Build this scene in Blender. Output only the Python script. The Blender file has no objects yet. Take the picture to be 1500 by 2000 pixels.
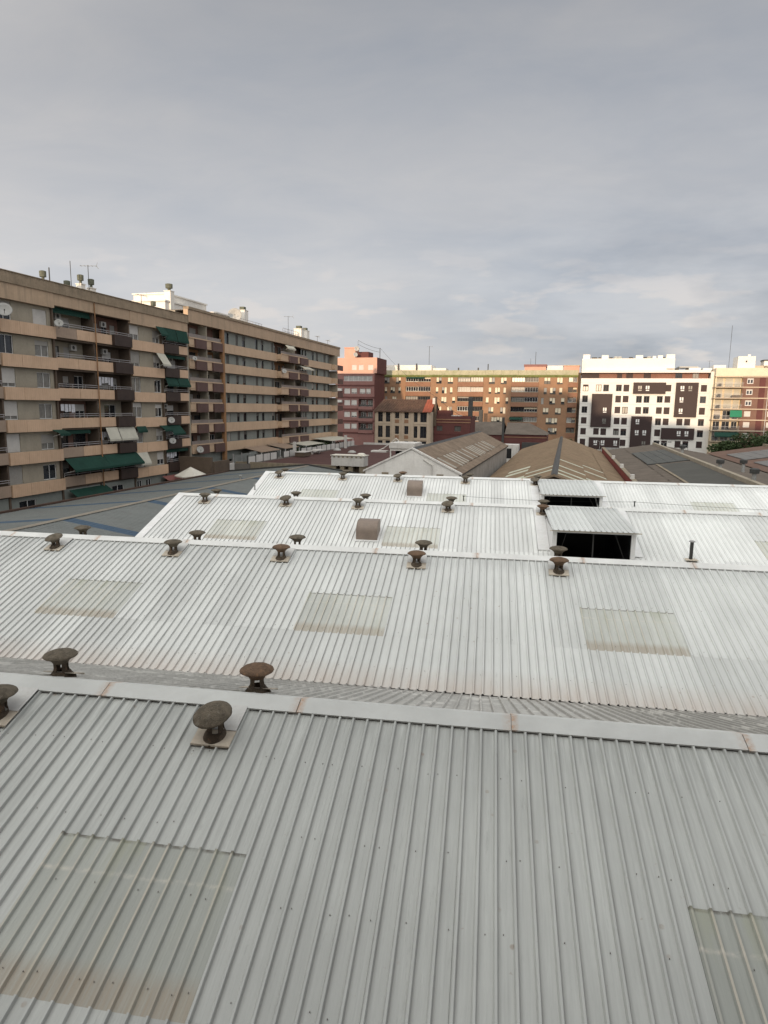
import bpy, math, random
from mathutils import Matrix, Vector
R = random.Random(7)
sc = bpy.context.scene
COL = sc.collection
rad = math.radians

# ------------------------------------------------------------------ camera
TH, RO, FPX = 0.1588814, 0.01334553, 1283.3
fw = Vector((0, math.cos(TH), -math.sin(TH))); rt0 = Vector((1, 0, 0)); up0 = rt0.cross(fw)
rt = math.cos(RO) * rt0 + math.sin(RO) * up0
up = -math.sin(RO) * rt0 + math.cos(RO) * up0
cam = bpy.data.cameras.new('camera'); co = bpy.data.objects.new('camera', cam); COL.objects.link(co)
cam.sensor_fit = 'HORIZONTAL'; cam.sensor_width = 36; cam.lens = 36 * FPX / 1500
cam.clip_start = 0.1; cam.clip_end = 6000
m = Matrix.Identity(4)
for i in range(3):
    m[i][0] = rt[i]; m[i][1] = up[i]; m[i][2] = -fw[i]
m[2][3] = 14.0
co.matrix_world = m
sc.camera = co
sc.render.resolution_x = 768; sc.render.resolution_y = 1024

# ------------------------------------------------------------------ sky + sun
SUN_AZ, SUN_EL = rad(197), rad(6.5)      # compass bearing the light comes from, behind the camera to the left
w = bpy.data.worlds.new('World'); sc.world = w; w.use_nodes = True
nt = w.node_tree; nt.nodes.clear()
def N(tree, typ, **kw):
    n = tree.nodes.new(typ)
    for k, v in kw.items():
        if k in n.inputs.keys() and not hasattr(n, k): n.inputs[k].default_value = v
        else: setattr(n, k, v)
    return n
def mathn(tree, op, a, b=None, c=None, clamp=False):
    n = tree.nodes.new('ShaderNodeMath'); n.operation = op; n.use_clamp = clamp
    for i, x in enumerate((a, b, c)):
        if x is None: continue
        if isinstance(x, (int, float)): n.inputs[i].default_value = x
        else: tree.links.new(x, n.inputs[i])
    return n.outputs[0]
def mixc(tree, f, a, b, typ='MIX'):
    n = tree.nodes.new('ShaderNodeMix'); n.data_type = 'RGBA'; n.blend_type = typ
    for s, x in ((n.inputs['Factor'], f), (n.inputs[6], a), (n.inputs[7], b)):
        if isinstance(x, (int, float)): s.default_value = x
        elif isinstance(x, (tuple, list)): s.default_value = tuple(x) + ((1,) if len(x) == 3 else ())
        else: tree.links.new(x, s)
    return n.outputs[2]
def ramp(tree, f, stops):
    n = tree.nodes.new('ShaderNodeValToRGB'); el = n.color_ramp.elements
    while len(el) < len(stops): el.new(0.5)
    for e, (p, c) in zip(el, stops):
        e.position = p; e.color = tuple(c) + (1,) if not isinstance(c, (int, float)) else (c, c, c, 1)
    tree.links.new(f, n.inputs[0]); return n.outputs[0]
def noise(tree, vec, scale, detail=5, rough=0.55, dist=0.0):
    n = tree.nodes.new('ShaderNodeTexNoise'); n.inputs['Scale'].default_value = scale
    n.inputs['Detail'].default_value = detail; n.inputs['Roughness'].default_value = rough
    n.inputs['Distortion'].default_value = dist
    tree.links.new(vec, n.inputs['Vector']); return n.outputs['Fac']

sky = N(nt, 'ShaderNodeTexSky'); sky.sky_type = 'NISHITA'; sky.sun_disc = False
sky.sun_elevation = SUN_EL; sky.sun_rotation = SUN_AZ; sky.altitude = 20
tc = N(nt, 'ShaderNodeTexCoord'); D = tc.outputs['Generated']
sep = N(nt, 'ShaderNodeSeparateXYZ'); nt.links.new(D, sep.inputs[0])
zz = mathn(nt, 'MAXIMUM', sep.outputs[2], 0.0)
zp = mathn(nt, 'ADD', zz, 0.16)
px = mathn(nt, 'DIVIDE', sep.outputs[0], zp); py = mathn(nt, 'DIVIDE', sep.outputs[1], zp)
cp = N(nt, 'ShaderNodeCombineXYZ'); nt.links.new(px, cp.inputs[0]); nt.links.new(py, cp.inputs[1])
mp = N(nt, 'ShaderNodeMapping'); nt.links.new(cp.outputs[0], mp.inputs[0])
mp.inputs['Rotation'].default_value = (0, 0, rad(28)); mp.inputs['Scale'].default_value = (0.75, 1.2, 1)
mp.inputs['Location'].default_value = (2.3, 0.6, 0)
c1 = noise(nt, mp.outputs[0], 0.75, 7, 0.50, 0.4)
c2 = noise(nt, mp.outputs[0], 2.6, 8, 0.62, 0.7)
cl = mathn(nt, 'ADD', mathn(nt, 'MULTIPLY', c1, 0.72), mathn(nt, 'MULTIPLY', c2, 0.28))
thin = ramp(nt, cl, [(0.35, 0.05), (0.62, 1.0)])
# broad veil of altocumulus: blue-grey gaps, paler grey-white sheet
K = 10.0   # the world strength is 0.1, so colours are given x10
gap = ramp(nt, zz, [(0.0, (.53, .545, .60)), (0.16, (.49, .515, .57)), (0.50, (.32, .335, .37)), (1.0, (.29, .30, .33))])
vei = ramp(nt, zz, [(0.0, (.63, .615, .635)), (0.16, (.64, .63, .64)), (0.50, (.445, .43, .425)), (1.0, (.385, .38, .39))])
# small lit cumulus low over the horizon
az = mathn(nt, 'ARCTAN2', sep.outputs[0], sep.outputs[1])
thin = mathn(nt, 'ADD', thin, mathn(nt, 'MULTIPLY', sep.outputs[0], -0.55), clamp=True)   # the veil thickens towards the left
col = mixc(nt, thin, gap, vei)
ca = N(nt, 'ShaderNodeCombineXYZ'); nt.links.new(mathn(nt, 'MULTIPLY', az, 3.6), ca.inputs[0])
nt.links.new(mathn(nt, 'MULTIPLY', sep.outputs[2], 12.0), ca.inputs[1])
cu = noise(nt, ca.outputs[0], 2.3, 6, 0.5, 0.15)
cum = ramp(nt, cu, [(0.53, 0.0), (0.60, 1.0)])
band = ramp(nt, sep.outputs[2], [(0.03, 0.0), (0.075, 0.75), (0.16, 0.55), (0.24, 0.0)])
cm = mathn(nt, 'MULTIPLY', cum, band)
col = mixc(nt, cm, col, (.72, .67, .65))
dk = ramp(nt, noise(nt, ca.outputs[0], 0.9, 6, 0.55), [(0.40, 0.0), (0.60, 1.0)])
azm = ramp(nt, mathn(nt, 'ADD', az, 0.5), [(0.42, 0.0), (0.85, 1.0)])
dkm = mathn(nt, 'MULTIPLY', mathn(nt, 'MULTIPLY', dk, azm), ramp(nt, sep.outputs[2], [(0.04, 0.45), (0.10, 0.7), (0.30, 0.2)]))
col = mixc(nt, dkm, col, (.235, .27, .34))
# sky behind and overhead boosted, outside the view, to light the roofs
sd = Vector((math.sin(SUN_AZ), math.cos(SUN_AZ), 1.25)).normalized()
dt = N(nt, 'ShaderNodeVectorMath'); dt.operation = 'DOT_PRODUCT'; nt.links.new(D, dt.inputs[0]); dt.inputs[1].default_value = sd
boost_mask = mathn(nt, 'MULTIPLY', mathn(nt, 'MAXIMUM', mathn(nt, 'ADD', dt.outputs['Value'], 0.12), 0.0), 0.89)
boost = mathn(nt, 'ADD', mathn(nt, 'MULTIPLY', mathn(nt, 'POWER', boost_mask, 1.25), 3.4), 1.0)
col = mixc(nt, mathn(nt, 'MULTIPLY', boost_mask, 0.9, clamp=True), col, (.49, .485, .458))
cs = N(nt, 'ShaderNodeVectorMath'); cs.operation = 'SCALE'; nt.links.new(col, cs.inputs[0]); nt.links.new(mathn(nt, 'MULTIPLY', boost, K), cs.inputs['Scale'])
fin = mixc(nt, 0.90, sky.outputs[0], cs.outputs[0])
bg = N(nt, 'ShaderNodeBackground'); bg.inputs['Strength'].default_value = 0.1
nt.links.new(fin, bg.inputs[0])
wo = N(nt, 'ShaderNodeOutputWorld'); nt.links.new(bg.outputs[0], wo.inputs[0])

sl = bpy.data.lights.new('sun', 'SUN'); so = bpy.data.objects.new('sun', sl); COL.objects.link(so)
sl.energy = 3.6; sl.angle = rad(0.7); sl.color = (1.0, 0.74, 0.50)
sdir = Vector((math.sin(SUN_AZ) * math.cos(SUN_EL), math.cos(SUN_AZ) * math.cos(SUN_EL), math.sin(SUN_EL)))
so.rotation_euler = (-sdir).to_track_quat('-Z', 'Y').to_euler(); so.location = (0, 0, 60)

sc.view_settings.view_transform = 'Standard'; sc.view_settings.look = 'None'
sc.view_settings.exposure = 0.12; sc.view_settings.gamma = 1.0; sc.view_settings.use_curve_mapping = False
sc.render.engine = 'CYCLES'

# ------------------------------------------------------------------ materials
MATS = {}
def mat(name, col, rough=0.75, var=0.12, scale=0.8, streak=None, dirt=None, bump=0.0, bscale=20, metal=0.0, coords='pos', stripe=None, spec=0.3):
    """procedural surface: base colour with two scales of mottling, optional vertical streaks, optional dirt colour, optional fine stripes"""
    if name in MATS: return MATS[name]
    mm = bpy.data.materials.new(name); mm.use_nodes = True; t = mm.node_tree; t.nodes.clear()
    o = N(t, 'ShaderNodeOutputMaterial'); b = N(t, 'ShaderNodeBsdfPrincipled'); t.links.new(b.outputs[0], o.inputs[0])
    b.inputs['Roughness'].default_value = rough; b.inputs['Metallic'].default_value = metal
    b.inputs['Specular IOR Level'].default_value = spec
    if coords == 'pos':
        g = N(t, 'ShaderNodeNewGeometry'); v = g.outputs['Position']
    else:
        g = N(t, 'ShaderNodeTexCoord'); oi = N(t, 'ShaderNodeObjectInfo')
        a = N(t, 'ShaderNodeVectorMath'); a.operation = 'ADD'
        sc_ = N(t, 'ShaderNodeMath'); sc_.operation = 'MULTIPLY'; sc_.inputs[1].default_value = 60
        t.links.new(oi.outputs['Random'], sc_.inputs[0])
        t.links.new(g.outputs['Object'], a.inputs[0]); t.links.new(sc_.outputs[0], a.inputs[1]); v = a.outputs[0]
    n1 = noise(t, v, scale, 4, 0.6); n2 = noise(t, v, scale * 7, 5, 0.65)
    f = mathn(t, 'ADD', mathn(t, 'MULTIPLY', n1, 0.6), mathn(t, 'MULTIPLY', n2, 0.4))
    lo = tuple(max(0, c * (1 - 2.2 * var)) for c in col); hi = tuple(min(1, c * (1 + 2.0 * var)) for c in col)
    c = ramp(t, f, [(0.28, lo), (0.5, col), (0.72, hi)])
    if streak:
        s = N(t, 'ShaderNodeMapping'); t.links.new(v, s.inputs[0]); s.inputs['Scale'].default_value = streak[1]
        sn = noise(t, s.outputs[0], 1.0, 6, 0.7)
        c = mixc(t, mathn(t, 'MULTIPLY', ramp(t, sn, [(0.5, 0.0), (0.75, 1.0)]), streak[2]), c, streak[0])
    if dirt:
        dn = noise(t, v, dirt[1], 7, 0.7, 0.6)
        c = mixc(t, mathn(t, 'MULTIPLY', ramp(t, dn, [(dirt[3], 0.0), (dirt[3] + 0.13, 1.0)]), dirt[2]), c, dirt[0])
    if stripe:
        # stripe = (axis, period, darkness)
        g2 = N(t, 'ShaderNodeTexCoord'); sp = N(t, 'ShaderNodeSeparateXYZ'); t.links.new(g2.outputs['Object'], sp.inputs[0])
        fr = mathn(t, 'FRACT', mathn(t, 'DIVIDE', sp.outputs[stripe[0]], stripe[1]))
        ln = ramp(t, fr, [(0.0, 1.0), (0.10, 0.0), (0.9, 0.0), (1.0, 1.0)])
        c = mixc(t, mathn(t, 'MULTIPLY', ln, stripe[2]), c, tuple(x * 0.45 for x in col))
    t.links.new(c, b.inputs['Base Color'])
    if bump:
        bn = noise(t, v, bscale, 5, 0.6)
        bp = N(t, 'ShaderNodeBump'); bp.inputs['Strength'].default_value = bump; bp.inputs['Distance'].default_value = 0.02
        t.links.new(bn, bp.inputs['Height']); t.links.new(bp.outputs[0], b.inputs['Normal'])
    MATS[name] = mm; return mm

def sheet_mat(name, base, dark, kind, ribd=0.5):
    """profiled sheet: colour in the sheet's own coordinates (x across, -y down the slope), streaked down the slope"""
    mm = bpy.data.materials.new(name); mm.use_nodes = True; t = mm.node_tree; t.nodes.clear()
    o = N(t, 'ShaderNodeOutputMaterial'); b = N(t, 'ShaderNodeBsdfPrincipled'); t.links.new(b.outputs[0], o.inputs[0])
    b.inputs['Roughness'].default_value = 0.42 if kind != 'skylight' else 0.34
    b.inputs['Specular IOR Level'].default_value = 0.35
    tcn = N(t, 'ShaderNodeTexCoord'); oi = N(t, 'ShaderNodeObjectInfo')
    sp = N(t, 'ShaderNodeSeparateXYZ'); t.links.new(tcn.outputs['Object'], sp.inputs[0])
    a = N(t, 'ShaderNodeVectorMath'); a.operation = 'ADD'
    rr = mathn(t, 'MULTIPLY', oi.outputs['Random'], 80.0)
    t.links.new(tcn.outputs['Object'], a.inputs[0]); t.links.new(rr, a.inputs[1]); v = a.outputs[0]
    s = N(t, 'ShaderNodeMapping'); t.links.new(v, s.inputs[0]); s.inputs['Scale'].default_value = (22, 0.9, 1)
    s2 = N(t, 'ShaderNodeMapping'); t.links.new(v, s2.inputs[0]); s2.inputs['Scale'].default_value = (3, 0.5, 1)
    st = noise(t, s.outputs[0], 1.0, 5, 0.65); st2 = noise(t, s2.outputs[0], 1.0, 4, 0.6)
    g = N(t, 'ShaderNodeNewGeometry'); big = noise(t, g.outputs['Position'], 0.22, 4, 0.6); fine = noise(t, g.outputs['Position'], 5, 5, 0.7)
    c = mixc(t, ramp(t, st, [(0.35, 0.0), (0.75, 1.0)]), base, dark)
    c = mixc(t, mathn(t, 'MULTIPLY', ramp(t, st2, [(0.45, 0.0), (0.7, 1.0)]), 0.5), c, dark)
    c = mixc(t, mathn(t, 'MULTIPLY', ramp(t, big, [(0.4, 0.0), (0.65, 1.0)]), 0.5), c, tuple(x * 0.86 for x in dark))
    tint = mathn(t, 'MULTIPLY', mathn(t, 'SUBTRACT', oi.outputs['Random'], 0.5), 0.17)
    hs = N(t, 'ShaderNodeHueSaturation'); t.links.new(c, hs.inputs['Color']); t.links.new(mathn(t, 'ADD', tint, 1.0), hs.inputs['Value']); c = hs.outputs[0]
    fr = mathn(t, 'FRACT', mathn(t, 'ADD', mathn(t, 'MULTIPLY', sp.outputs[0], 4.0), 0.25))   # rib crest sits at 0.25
    rib_shade = ramp(t, fr, [(0.30, 0.0), (0.345, 1.0), (0.40, 1.0), (0.56, 0.0)])
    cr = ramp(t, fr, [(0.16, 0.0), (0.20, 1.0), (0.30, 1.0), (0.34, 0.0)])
    c = mixc(t, mathn(t, 'MULTIPLY', mathn(t, 'MULTIPLY', rib_shade, ramp(t, st2, [(0.2, 0.55), (0.7, 1.0)])), ribd), c, (.20, .19, .175))   # shade line painted along one side of each rib
    if kind == 'lower':     # brownish grime gathers towards the eave
        e = mathn(t, 'MULTIPLY', ramp(t, mathn(t, 'MULTIPLY', sp.outputs[1], -0.4), [(0.55, 0.0), (0.92, 1.0)]), ramp(t, st2, [(0.2, 0.35), (0.7, 1.0)]))
        c = mixc(t, mathn(t, 'MULTIPLY', e, 0.55), c, (.50, .40, .33))
    if kind == 'upper':     # dark dirt smudges just under the ridge cap
        e = ramp(t, mathn(t, 'MULTIPLY', sp.outputs[1], -0.2), [(0.05, 1.0), (0.28, 0.0)])
        c = mixc(t, mathn(t, 'MULTIPLY', mathn(t, 'MULTIPLY', e, ramp(t, st, [(0.35, 0.0), (0.6, 1.0)])), 0.85), c, tuple(x * .62 for x in base))
        sp_ = ramp(t, noise(t, v, 9.0, 3, 0.5), [(0.73, 0.0), (0.78, 1.0)])
        c = mixc(t, mathn(t, 'MULTIPLY', sp_, 0.4), c, (.30, .22, .17))
    if kind in ('upper', 'lower'):   # rusty dribbles from fixings, droppings, scuffs
        wv = noise(t, s2.outputs[0], 2.3, 6, 0.75)
        c = mixc(t, mathn(t, 'MULTIPLY', ramp(t, wv, [(0.60, 0.0), (0.70, 1.0)]), 0.35), c, tuple(x * .62 for x in dark))
        vo = N(t, 'ShaderNodeTexVoronoi'); vo.inputs['Scale'].default_value = 1.7; t.links.new(g.outputs['Position'], vo.inputs['Vector'])
        c = mixc(t, mathn(t, 'MULTIPLY', ramp(t, vo.outputs['Distance'], [(0.045, 1.0), (0.075, 0.0)]), mathn(t, 'MULTIPLY', ramp(t, fine, [(0.4, 0.2), (0.6, 1.0)]), 0.55)), c, (.30, .22, .16))
    if kind == 'skylight':
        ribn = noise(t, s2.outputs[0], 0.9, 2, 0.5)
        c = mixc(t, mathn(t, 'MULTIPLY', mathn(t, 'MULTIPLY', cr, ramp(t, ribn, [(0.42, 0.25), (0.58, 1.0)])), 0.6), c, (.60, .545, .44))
        e0 = ramp(t, mathn(t, 'MULTIPLY', sp.outputs[1], -1.0), [(0.0, 1.0), (0.10, 0.95), (0.135, 0.0)])
        c = mixc(t, mathn(t, 'MULTIPLY', e0, ramp(t, fine, [(0.4, 0.2), (0.55, 0.9)])), c, (.13, .12, .10))
        e = ramp(t, mathn(t, 'MULTIPLY', sp.outputs[1], -0.4), [(0.70, 0.0), (0.80, 1.0)])
        c = mixc(t, mathn(t, 'MULTIPLY', mathn(t, 'MULTIPLY', e, 0.75), ramp(t, st, [(0.3, 0.35), (0.65, 1.0)])), c, (.36, .295, .22))
        e2 = ramp(t, mathn(t, 'ABSOLUTE', mathn(t, 'ADD', sp.outputs[1], 0.62)), [(0.0, 1.0), (0.05, 0.0)])
        c = mixc(t, mathn(t, 'MULTIPLY', e2, mathn(t, 'MULTIPLY', ramp(t, fine, [(0.4, 0.0), (0.6, 1.0)]), 0.6)), c, (.66, .63, .55))
        gy = ramp(t, st2, [(0.5, 0.0), (0.7, 1.0)])
        c = mixc(t, mathn(t, 'MULTIPLY', gy, 0.14), c, (.46, .47, .34))
        # algae creeping down from the upper lap
        e3 = mathn(t, 'MULTIPLY', ramp(t, mathn(t, 'MULTIPLY', sp.outputs[1], -0.4), [(0.0, 1.0), (0.35, 0.0)]), ramp(t, st2, [(0.5, 0.0), (0.62, 1.0)]))
        c = mixc(t, mathn(t, 'MULTIPLY', e3, 0.4), c, (.36, .375, .26))
    if kind == 'weathered':
        c = mixc(t, mathn(t, 'MULTIPLY', ramp(t, fine, [(0.45, 0.0), (0.62, 1.0)]), 0.45), c, (.24, .23, .21))
        c = mixc(t, ramp(t, noise(t, g.outputs['Position'], 1.3, 3, 0.5), [(0.56, 0.0), (0.64, 0.7)]), c, tuple(min(1, x * 1.25) for x in base))
    t.links.new(c, b.inputs['Base Color'])
    bp = N(t, 'ShaderNodeBump'); bp.inputs['Strength'].default_value = 0.12; bp.inputs['Distance'].default_value = 0.01
    t.links.new(big if kind == 'x' else fine, bp.inputs['Height']); t.links.new(bp.outputs[0], b.inputs['Normal'])
    MATS[name] = mm; return mm

def cap_mat(name, base):
    mm = bpy.data.materials.new(name); mm.use_nodes = True; t = mm.node_tree; t.nodes.clear()
    o = N(t, 'ShaderNodeOutputMaterial'); b = N(t, 'ShaderNodeBsdfPrincipled'); t.links.new(b.outputs[0], o.inputs[0])
    b.inputs['Roughness'].default_value = 0.42; b.inputs['Specular IOR Level'].default_value = 0.4
    tcn = N(t, 'ShaderNodeTexCoord'); sp = N(t, 'ShaderNodeSeparateXYZ'); t.links.new(tcn.outputs['Object'], sp.inputs[0])
    g = N(t, 'ShaderNodeNewGeometry'); n1 = noise(t, g.outputs['Position'], 1.1, 5, 0.6); n2 = noise(t, g.outputs['Position'], 14, 5, 0.7)
    c = mixc(t, ramp(t, n1, [(0.35, 0.0), (0.7, 1.0)]), base, tuple(x * 0.84 for x in base))
    c = mixc(t, mathn(t, 'MULTIPLY', ramp(t, n2, [(0.45, 0.0), (0.7, 1.0)]), 0.15), c, (.5, .47, .42))
    e = ramp(t, mathn(t, 'DIVIDE', sp.outputs[0], 3.93), [(0.0, 1.0), (0.012, 0.9), (0.035, 0.0), (0.955, 0.0), (1.0, 0.5)])
    e = mathn(t, 'MULTIPLY', e, ramp(t, n2, [(0.3, 0.1), (0.62, 1.0)]))
    c = mixc(t, mathn(t, 'MULTIPLY', e, 0.8), c, (.42, .22, .10))
    t.links.new(c, b.inputs['Base Color'])
    MATS[name] = mm; return mm

SHM = []   # sheet tone per shed, greyest on the nearest, whitest on the farthest
for nm, b_, d_, rd in (('near_grey', (.55, .57, .545), (.445, .46, .44), .45), ('white', (.69, .705, .685), (.595, .61, .59), .55), ('bright_white', (.775, .785, .765), (.69, .70, .68), .6), ('bright_white_far', (.79, .795, .775), (.70, .71, .69), .65)):
    k_ = {'near_grey': (.43, .45, .415), 'white': (.585, .60, .56)}.get(nm, (.67, .68, .625))
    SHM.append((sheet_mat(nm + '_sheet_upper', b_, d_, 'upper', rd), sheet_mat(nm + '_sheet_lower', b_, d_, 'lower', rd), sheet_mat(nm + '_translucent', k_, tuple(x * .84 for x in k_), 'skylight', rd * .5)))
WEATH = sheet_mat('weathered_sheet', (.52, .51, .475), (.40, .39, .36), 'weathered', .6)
CAPS = [cap_mat('ridge_cap_paint_near', (.585, .60, .58)), cap_mat('ridge_cap_paint', (.76, .765, .74))]
FLASH = mat('white_flashing', (.74, .74, .73), 0.45, 0.06, 0.9, streak=((.5, .45, .38), (2, 2, .4), .3))
WALLW = mat('whitewashed_wall', (.62, .60, .57), 0.9, 0.10, 0.7, streak=((.36, .32, .28), (1.6, 1.6, .22), .55), dirt=((.33, .29, .25), 1.4, .5, .56), bump=.4, bscale=9)
RUST = mat('vent_cement', (.125, .105, .078), 0.95, 0.30, 6, dirt=((.26, .235, .19), 9, .6, .55), bump=1.0, bscale=45, coords='obj')
RUST2 = mat('vent_rust', (.14, .09, .058), 0.92, 0.28, 5, dirt=((.30, .17, .09), 11, .6, .55), bump=.7, bscale=40, coords='obj')
RUSTD = mat('vent_stem', (.085, .066, .048), 0.95, 0.35, 7, dirt=((.30, .17, .09), 6, .5, .56), bump=.5, bscale=40, coords='obj')
PLATE = mat('flashing_plate', (.56, .50, .41), 0.7, 0.10, 2, streak=((.40, .30, .20), (6, 6, .8), .45), coords='obj')
UPF = mat('upper_flashing_zinc', (.56, .56, .54), .6, .08, 2, streak=((.42, .38, .32), (6, 6, .8), .35), coords='obj')
SCREW = mat('screw_head', (.24, .23, .21), 0.5, 0.1)
COWL = mat('cowl_metal', (.24, .19, .155), 0.5, 0.10, 1.4, streak=((.16, .14, .12), (3, 3, .5), .4))
BLACK = mat('shade_black', (.012, .012, .013), 0.8, 0.1)
DARKI = mat('dark_interior', (.045, .042, .040), 0.85, 0.25, 0.9)
CREAM = mat('cream_tile', (.56, .385, .26), 0.55, 0.07, 0.35, streak=((.36, .215, .13), (1.2, 1.2, .25), .35), stripe=(0, 0.24, .30))
CREAMB = mat('cream_tile_block_b', (.50, .36, .245), 0.6, 0.06, 0.35, streak=((.36, .25, .17), (1.2, 1.2, .25), .35))
CREAMD = mat('cream_tile_stained', (.33, .245, .185), 0.6, 0.08, 0.5, stripe=(0, 0.24, .25))
FASC = mat('fascia_tile', (.43, .31, .21), 0.6, 0.08, 0.4, streak=((.15, .125, .095), (1.5, 1.5, .16), .55), stripe=(0, 0.24, .22))
COPE = mat('coping_stained', (.28, .215, .15), 0.85, 0.16, 0.9, streak=((.12, .105, .075), (3, 3, .4), .6))
BEIGE = mat('beige_render', (.315, .28, .22), 0.85, 0.08, 0.7, streak=((.20, .18, .15), (2, 2, .3), .35))
GREYW = mat('grey_green_render', (.22, .235, .215), 0.8, 0.07, 0.6, streak=((.14, .15, .14), (2, 2, .3), .3))
DPANEL = mat('dark_brown_panel', (.045, .030, .025), 0.55, 0.15, 1.0, stripe=(2, 0.16, .35))
BPANEL = mat('purple_brown_panel', (.105, .062, .055), 0.6, 0.12, 1.0, stripe=(2, 0.16, .3))
PILA = mat('ochre_pilaster', (.27, .145, .07), 0.7, 0.12, 1.0)
RAILM = mat('rail_metal', (.36, .34, .34), 0.45, 0.08, 2)
RAILG = mat('rail_glass_grey', (.20, .17, .155), 0.4, 0.1, 1)
AWN = mat('green_awning', (.007, .040, .028), 0.8, 0.16, 0.8, streak=((.02, .05, .04), (2, 2, .5), .4))
AWNL = mat('pale_awning', (.46, .44, .37), 0.8, 0.08, 0.8)
SHUT = mat('roller_shutter', (.50, .48, .45), 0.6, 0.07, 1.2, stripe=(2, 0.09, .4))
SHUTD = mat('roller_shutter_grey', (.30, .285, .26), 0.6, 0.08, 1.2, stripe=(2, 0.09, .4))
SHUTDK = mat('dark_shutter', (.085, .082, .075), 0.6, 0.15, 1.2, stripe=(2, 0.09, .4))
ALU = mat('white_frame', (.62, .62, .61), 0.4, 0.05, 2)
DFRAME = mat('dark_frame', (.05, .045, .042), 0.5, 0.1, 2)
GLASS = mat('window_glass', (.020, .022, .026), 0.08, 0.35, 1.3, spec=0.6)
GLASSC = mat('window_glass_curtain', (.17, .165, .15), 0.25, 0.20, 2.2, spec=0.5)
ACM = mat('ac_unit', (.48, .47, .44), 0.5, 0.06, 2)
BRICK = mat('ochre_brick', (.265, .155, .093), 0.85, 0.09, 0.5, dirt=((.27, .15, .085), 3.0, .4, .55), bump=.2, bscale=12)
BRICKD = mat('red_brown_brick', (.165, .095, .072), 0.85, 0.10, 0.6, dirt=((.15, .075, .055), 3.0, .4, .55))
MOSSP = mat('mossy_parapet', (.37, .35, .25), 0.9, 0.12, 0.5, streak=((.17, .21, .08), (.8, .8, .5), .55), dirt=((.22, .25, .11), 1.2, .4, .56))
MOSS = mat('moss_band', (.15, .17, .06), 0.95, 0.22, 0.8, dirt=((.33, .20, .10), 2.2, .6, .56))
BALC = mat('balcony_red_brick', (.235, .125, .08), 0.85, 0.08, 0.6)
WPAINT = mat('white_facade', (.66, .64, .60), 0.8, 0.03, 0.3)
WBROWN = mat('brown_cladding', (.036, .021, .020), 0.6, 0.06, 0.5)
WBRICK = mat('set_back_brick', (.22, .115, .085), 0.8, 0.12, 0.6)
PINK = mat('salmon_render', (.54, .31, .235), 0.85, 0.05, 0.4)
PINKD = mat('dusty_red_render', (.215, .112, .10), 0.85, 0.07, 0.5, streak=((.26, .10, .085), (1.5, 1.5, .3), .4))
CRIM = mat('crimson_wall', (.105, .040, .036), 0.85, 0.10, 0.5, streak=((.10, .035, .03), (1.2, 1.2, .25), .5))
CREAMH = mat('cream_render', (.45, .37, .28), 0.85, 0.06, 0.6, streak=((.33, .26, .19), (1.5, 1.5, .25), .4))
TILE = mat('old_brown_tile', (.085, .050, .036), 0.95, 0.22, 1.2, dirt=((.12, .10, .05), 2.2, .5, .55), bump=.6, bscale=8)
TILER = mat('new_red_tile', (.26, .075, .045), 0.9, 0.12, 1.2, bump=.5, bscale=8)
CORR = mat('fibre_cement', (.175, .132, .098), 0.95, 0.18, 0.5, streak=((.085, .068, .052), (.5, 1.6, .6), .75), dirt=((.31, .25, .19), 1.6, .5, .57), coords='obj')
CORR2 = mat('fibre_cement_tan', (.195, .138, .09), 0.95, 0.18, 0.5, streak=((.105, .078, .055), (.5, 1.6, .6), .75), dirt=((.12, .13, .07), 1.0, .6, .55), coords='obj')
CORR3 = mat('fibre_cement_grey', (.115, .095, .078), 0.95, 0.15, 0.5, dirt=((.18, .155, .13), 1.2, .5, .56), coords='obj')
CSKY = mat('old_skylight_sheet', (.42, .43, .34), 0.6, 0.16, 1.2, dirt=((.24, .22, .14), 2, .6, .55), coords='obj')
LOWR = mat('blue_grey_sheet', (.15, .16, .155), 0.7, 0.07, 0.4, dirt=((.125, .12, .115), 0.8, .5, .52), coords='obj')
LOWB = mat('blue_strip', (.05, .085, .13), 0.6, 0.08, 0.6)
LOWC = mat('brown_rust_trim', (.075, .045, .034), 0.8, 0.18, 1.0)
MAROON = mat('maroon_waterproofing', (.075, .036, .032), 0.95, 0.12, 0.35, dirt=((.11, .065, .055), 0.9, .5, .55))
OLDW = mat('old_cement_wall', (.24, .20, .145), 0.95, 0.18, 0.8, streak=((.10, .09, .06), (1.5, 1.5, .3), .6))
DKW = mat('dark_brown_wall', (.105, .078, .058), 0.9, 0.12, 0.7)
STONEW = mat('painted_panel', (.55, .53, .50), 0.8, 0.08, 0.8, streak=((.34, .30, .26), (2, 2, .3), .4))
METG = mat('galvanised', (.30, .30, .29), 0.5, 0.12, 2, metal=.3)
METD = mat('dark_metal', (.05, .05, .048), 0.6, 0.15, 2)
DISHM = mat('dish_white', (.36, .355, .335), 0.6, 0.06, 2)
CANV = mat('canvas_white', (.60, .57, .50), 0.85, 0.06, 1)
LEAF = mat('leaf_dark', (.035, .055, .018), 0.7, 0.30, 1.5)
LEAF2 = mat('leaf_olive', (.065, .075, .025), 0.7, 0.25, 1.5)
BARK = mat('bark', (.09, .065, .045), 0.9, 0.2, 3)
ASPH = mat('asphalt', (.055, .054, .052), 0.95, 0.15, 0.3, bump=.3)
CONC = mat('terrace_concrete', (.16, .145, .13), 0.95, 0.12, 0.5)
REDP = mat('red_parapet', (.20, .045, .035), 0.85, 0.12, 0.8)
SOLG = mat('greenhouse_glazing', (.070, .073, .068), 0.7, 0.15, 0.8)
CLOTH = mat('laundry_cloth', (.55, .55, .58), 0.9, 0.2, 3)

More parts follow.
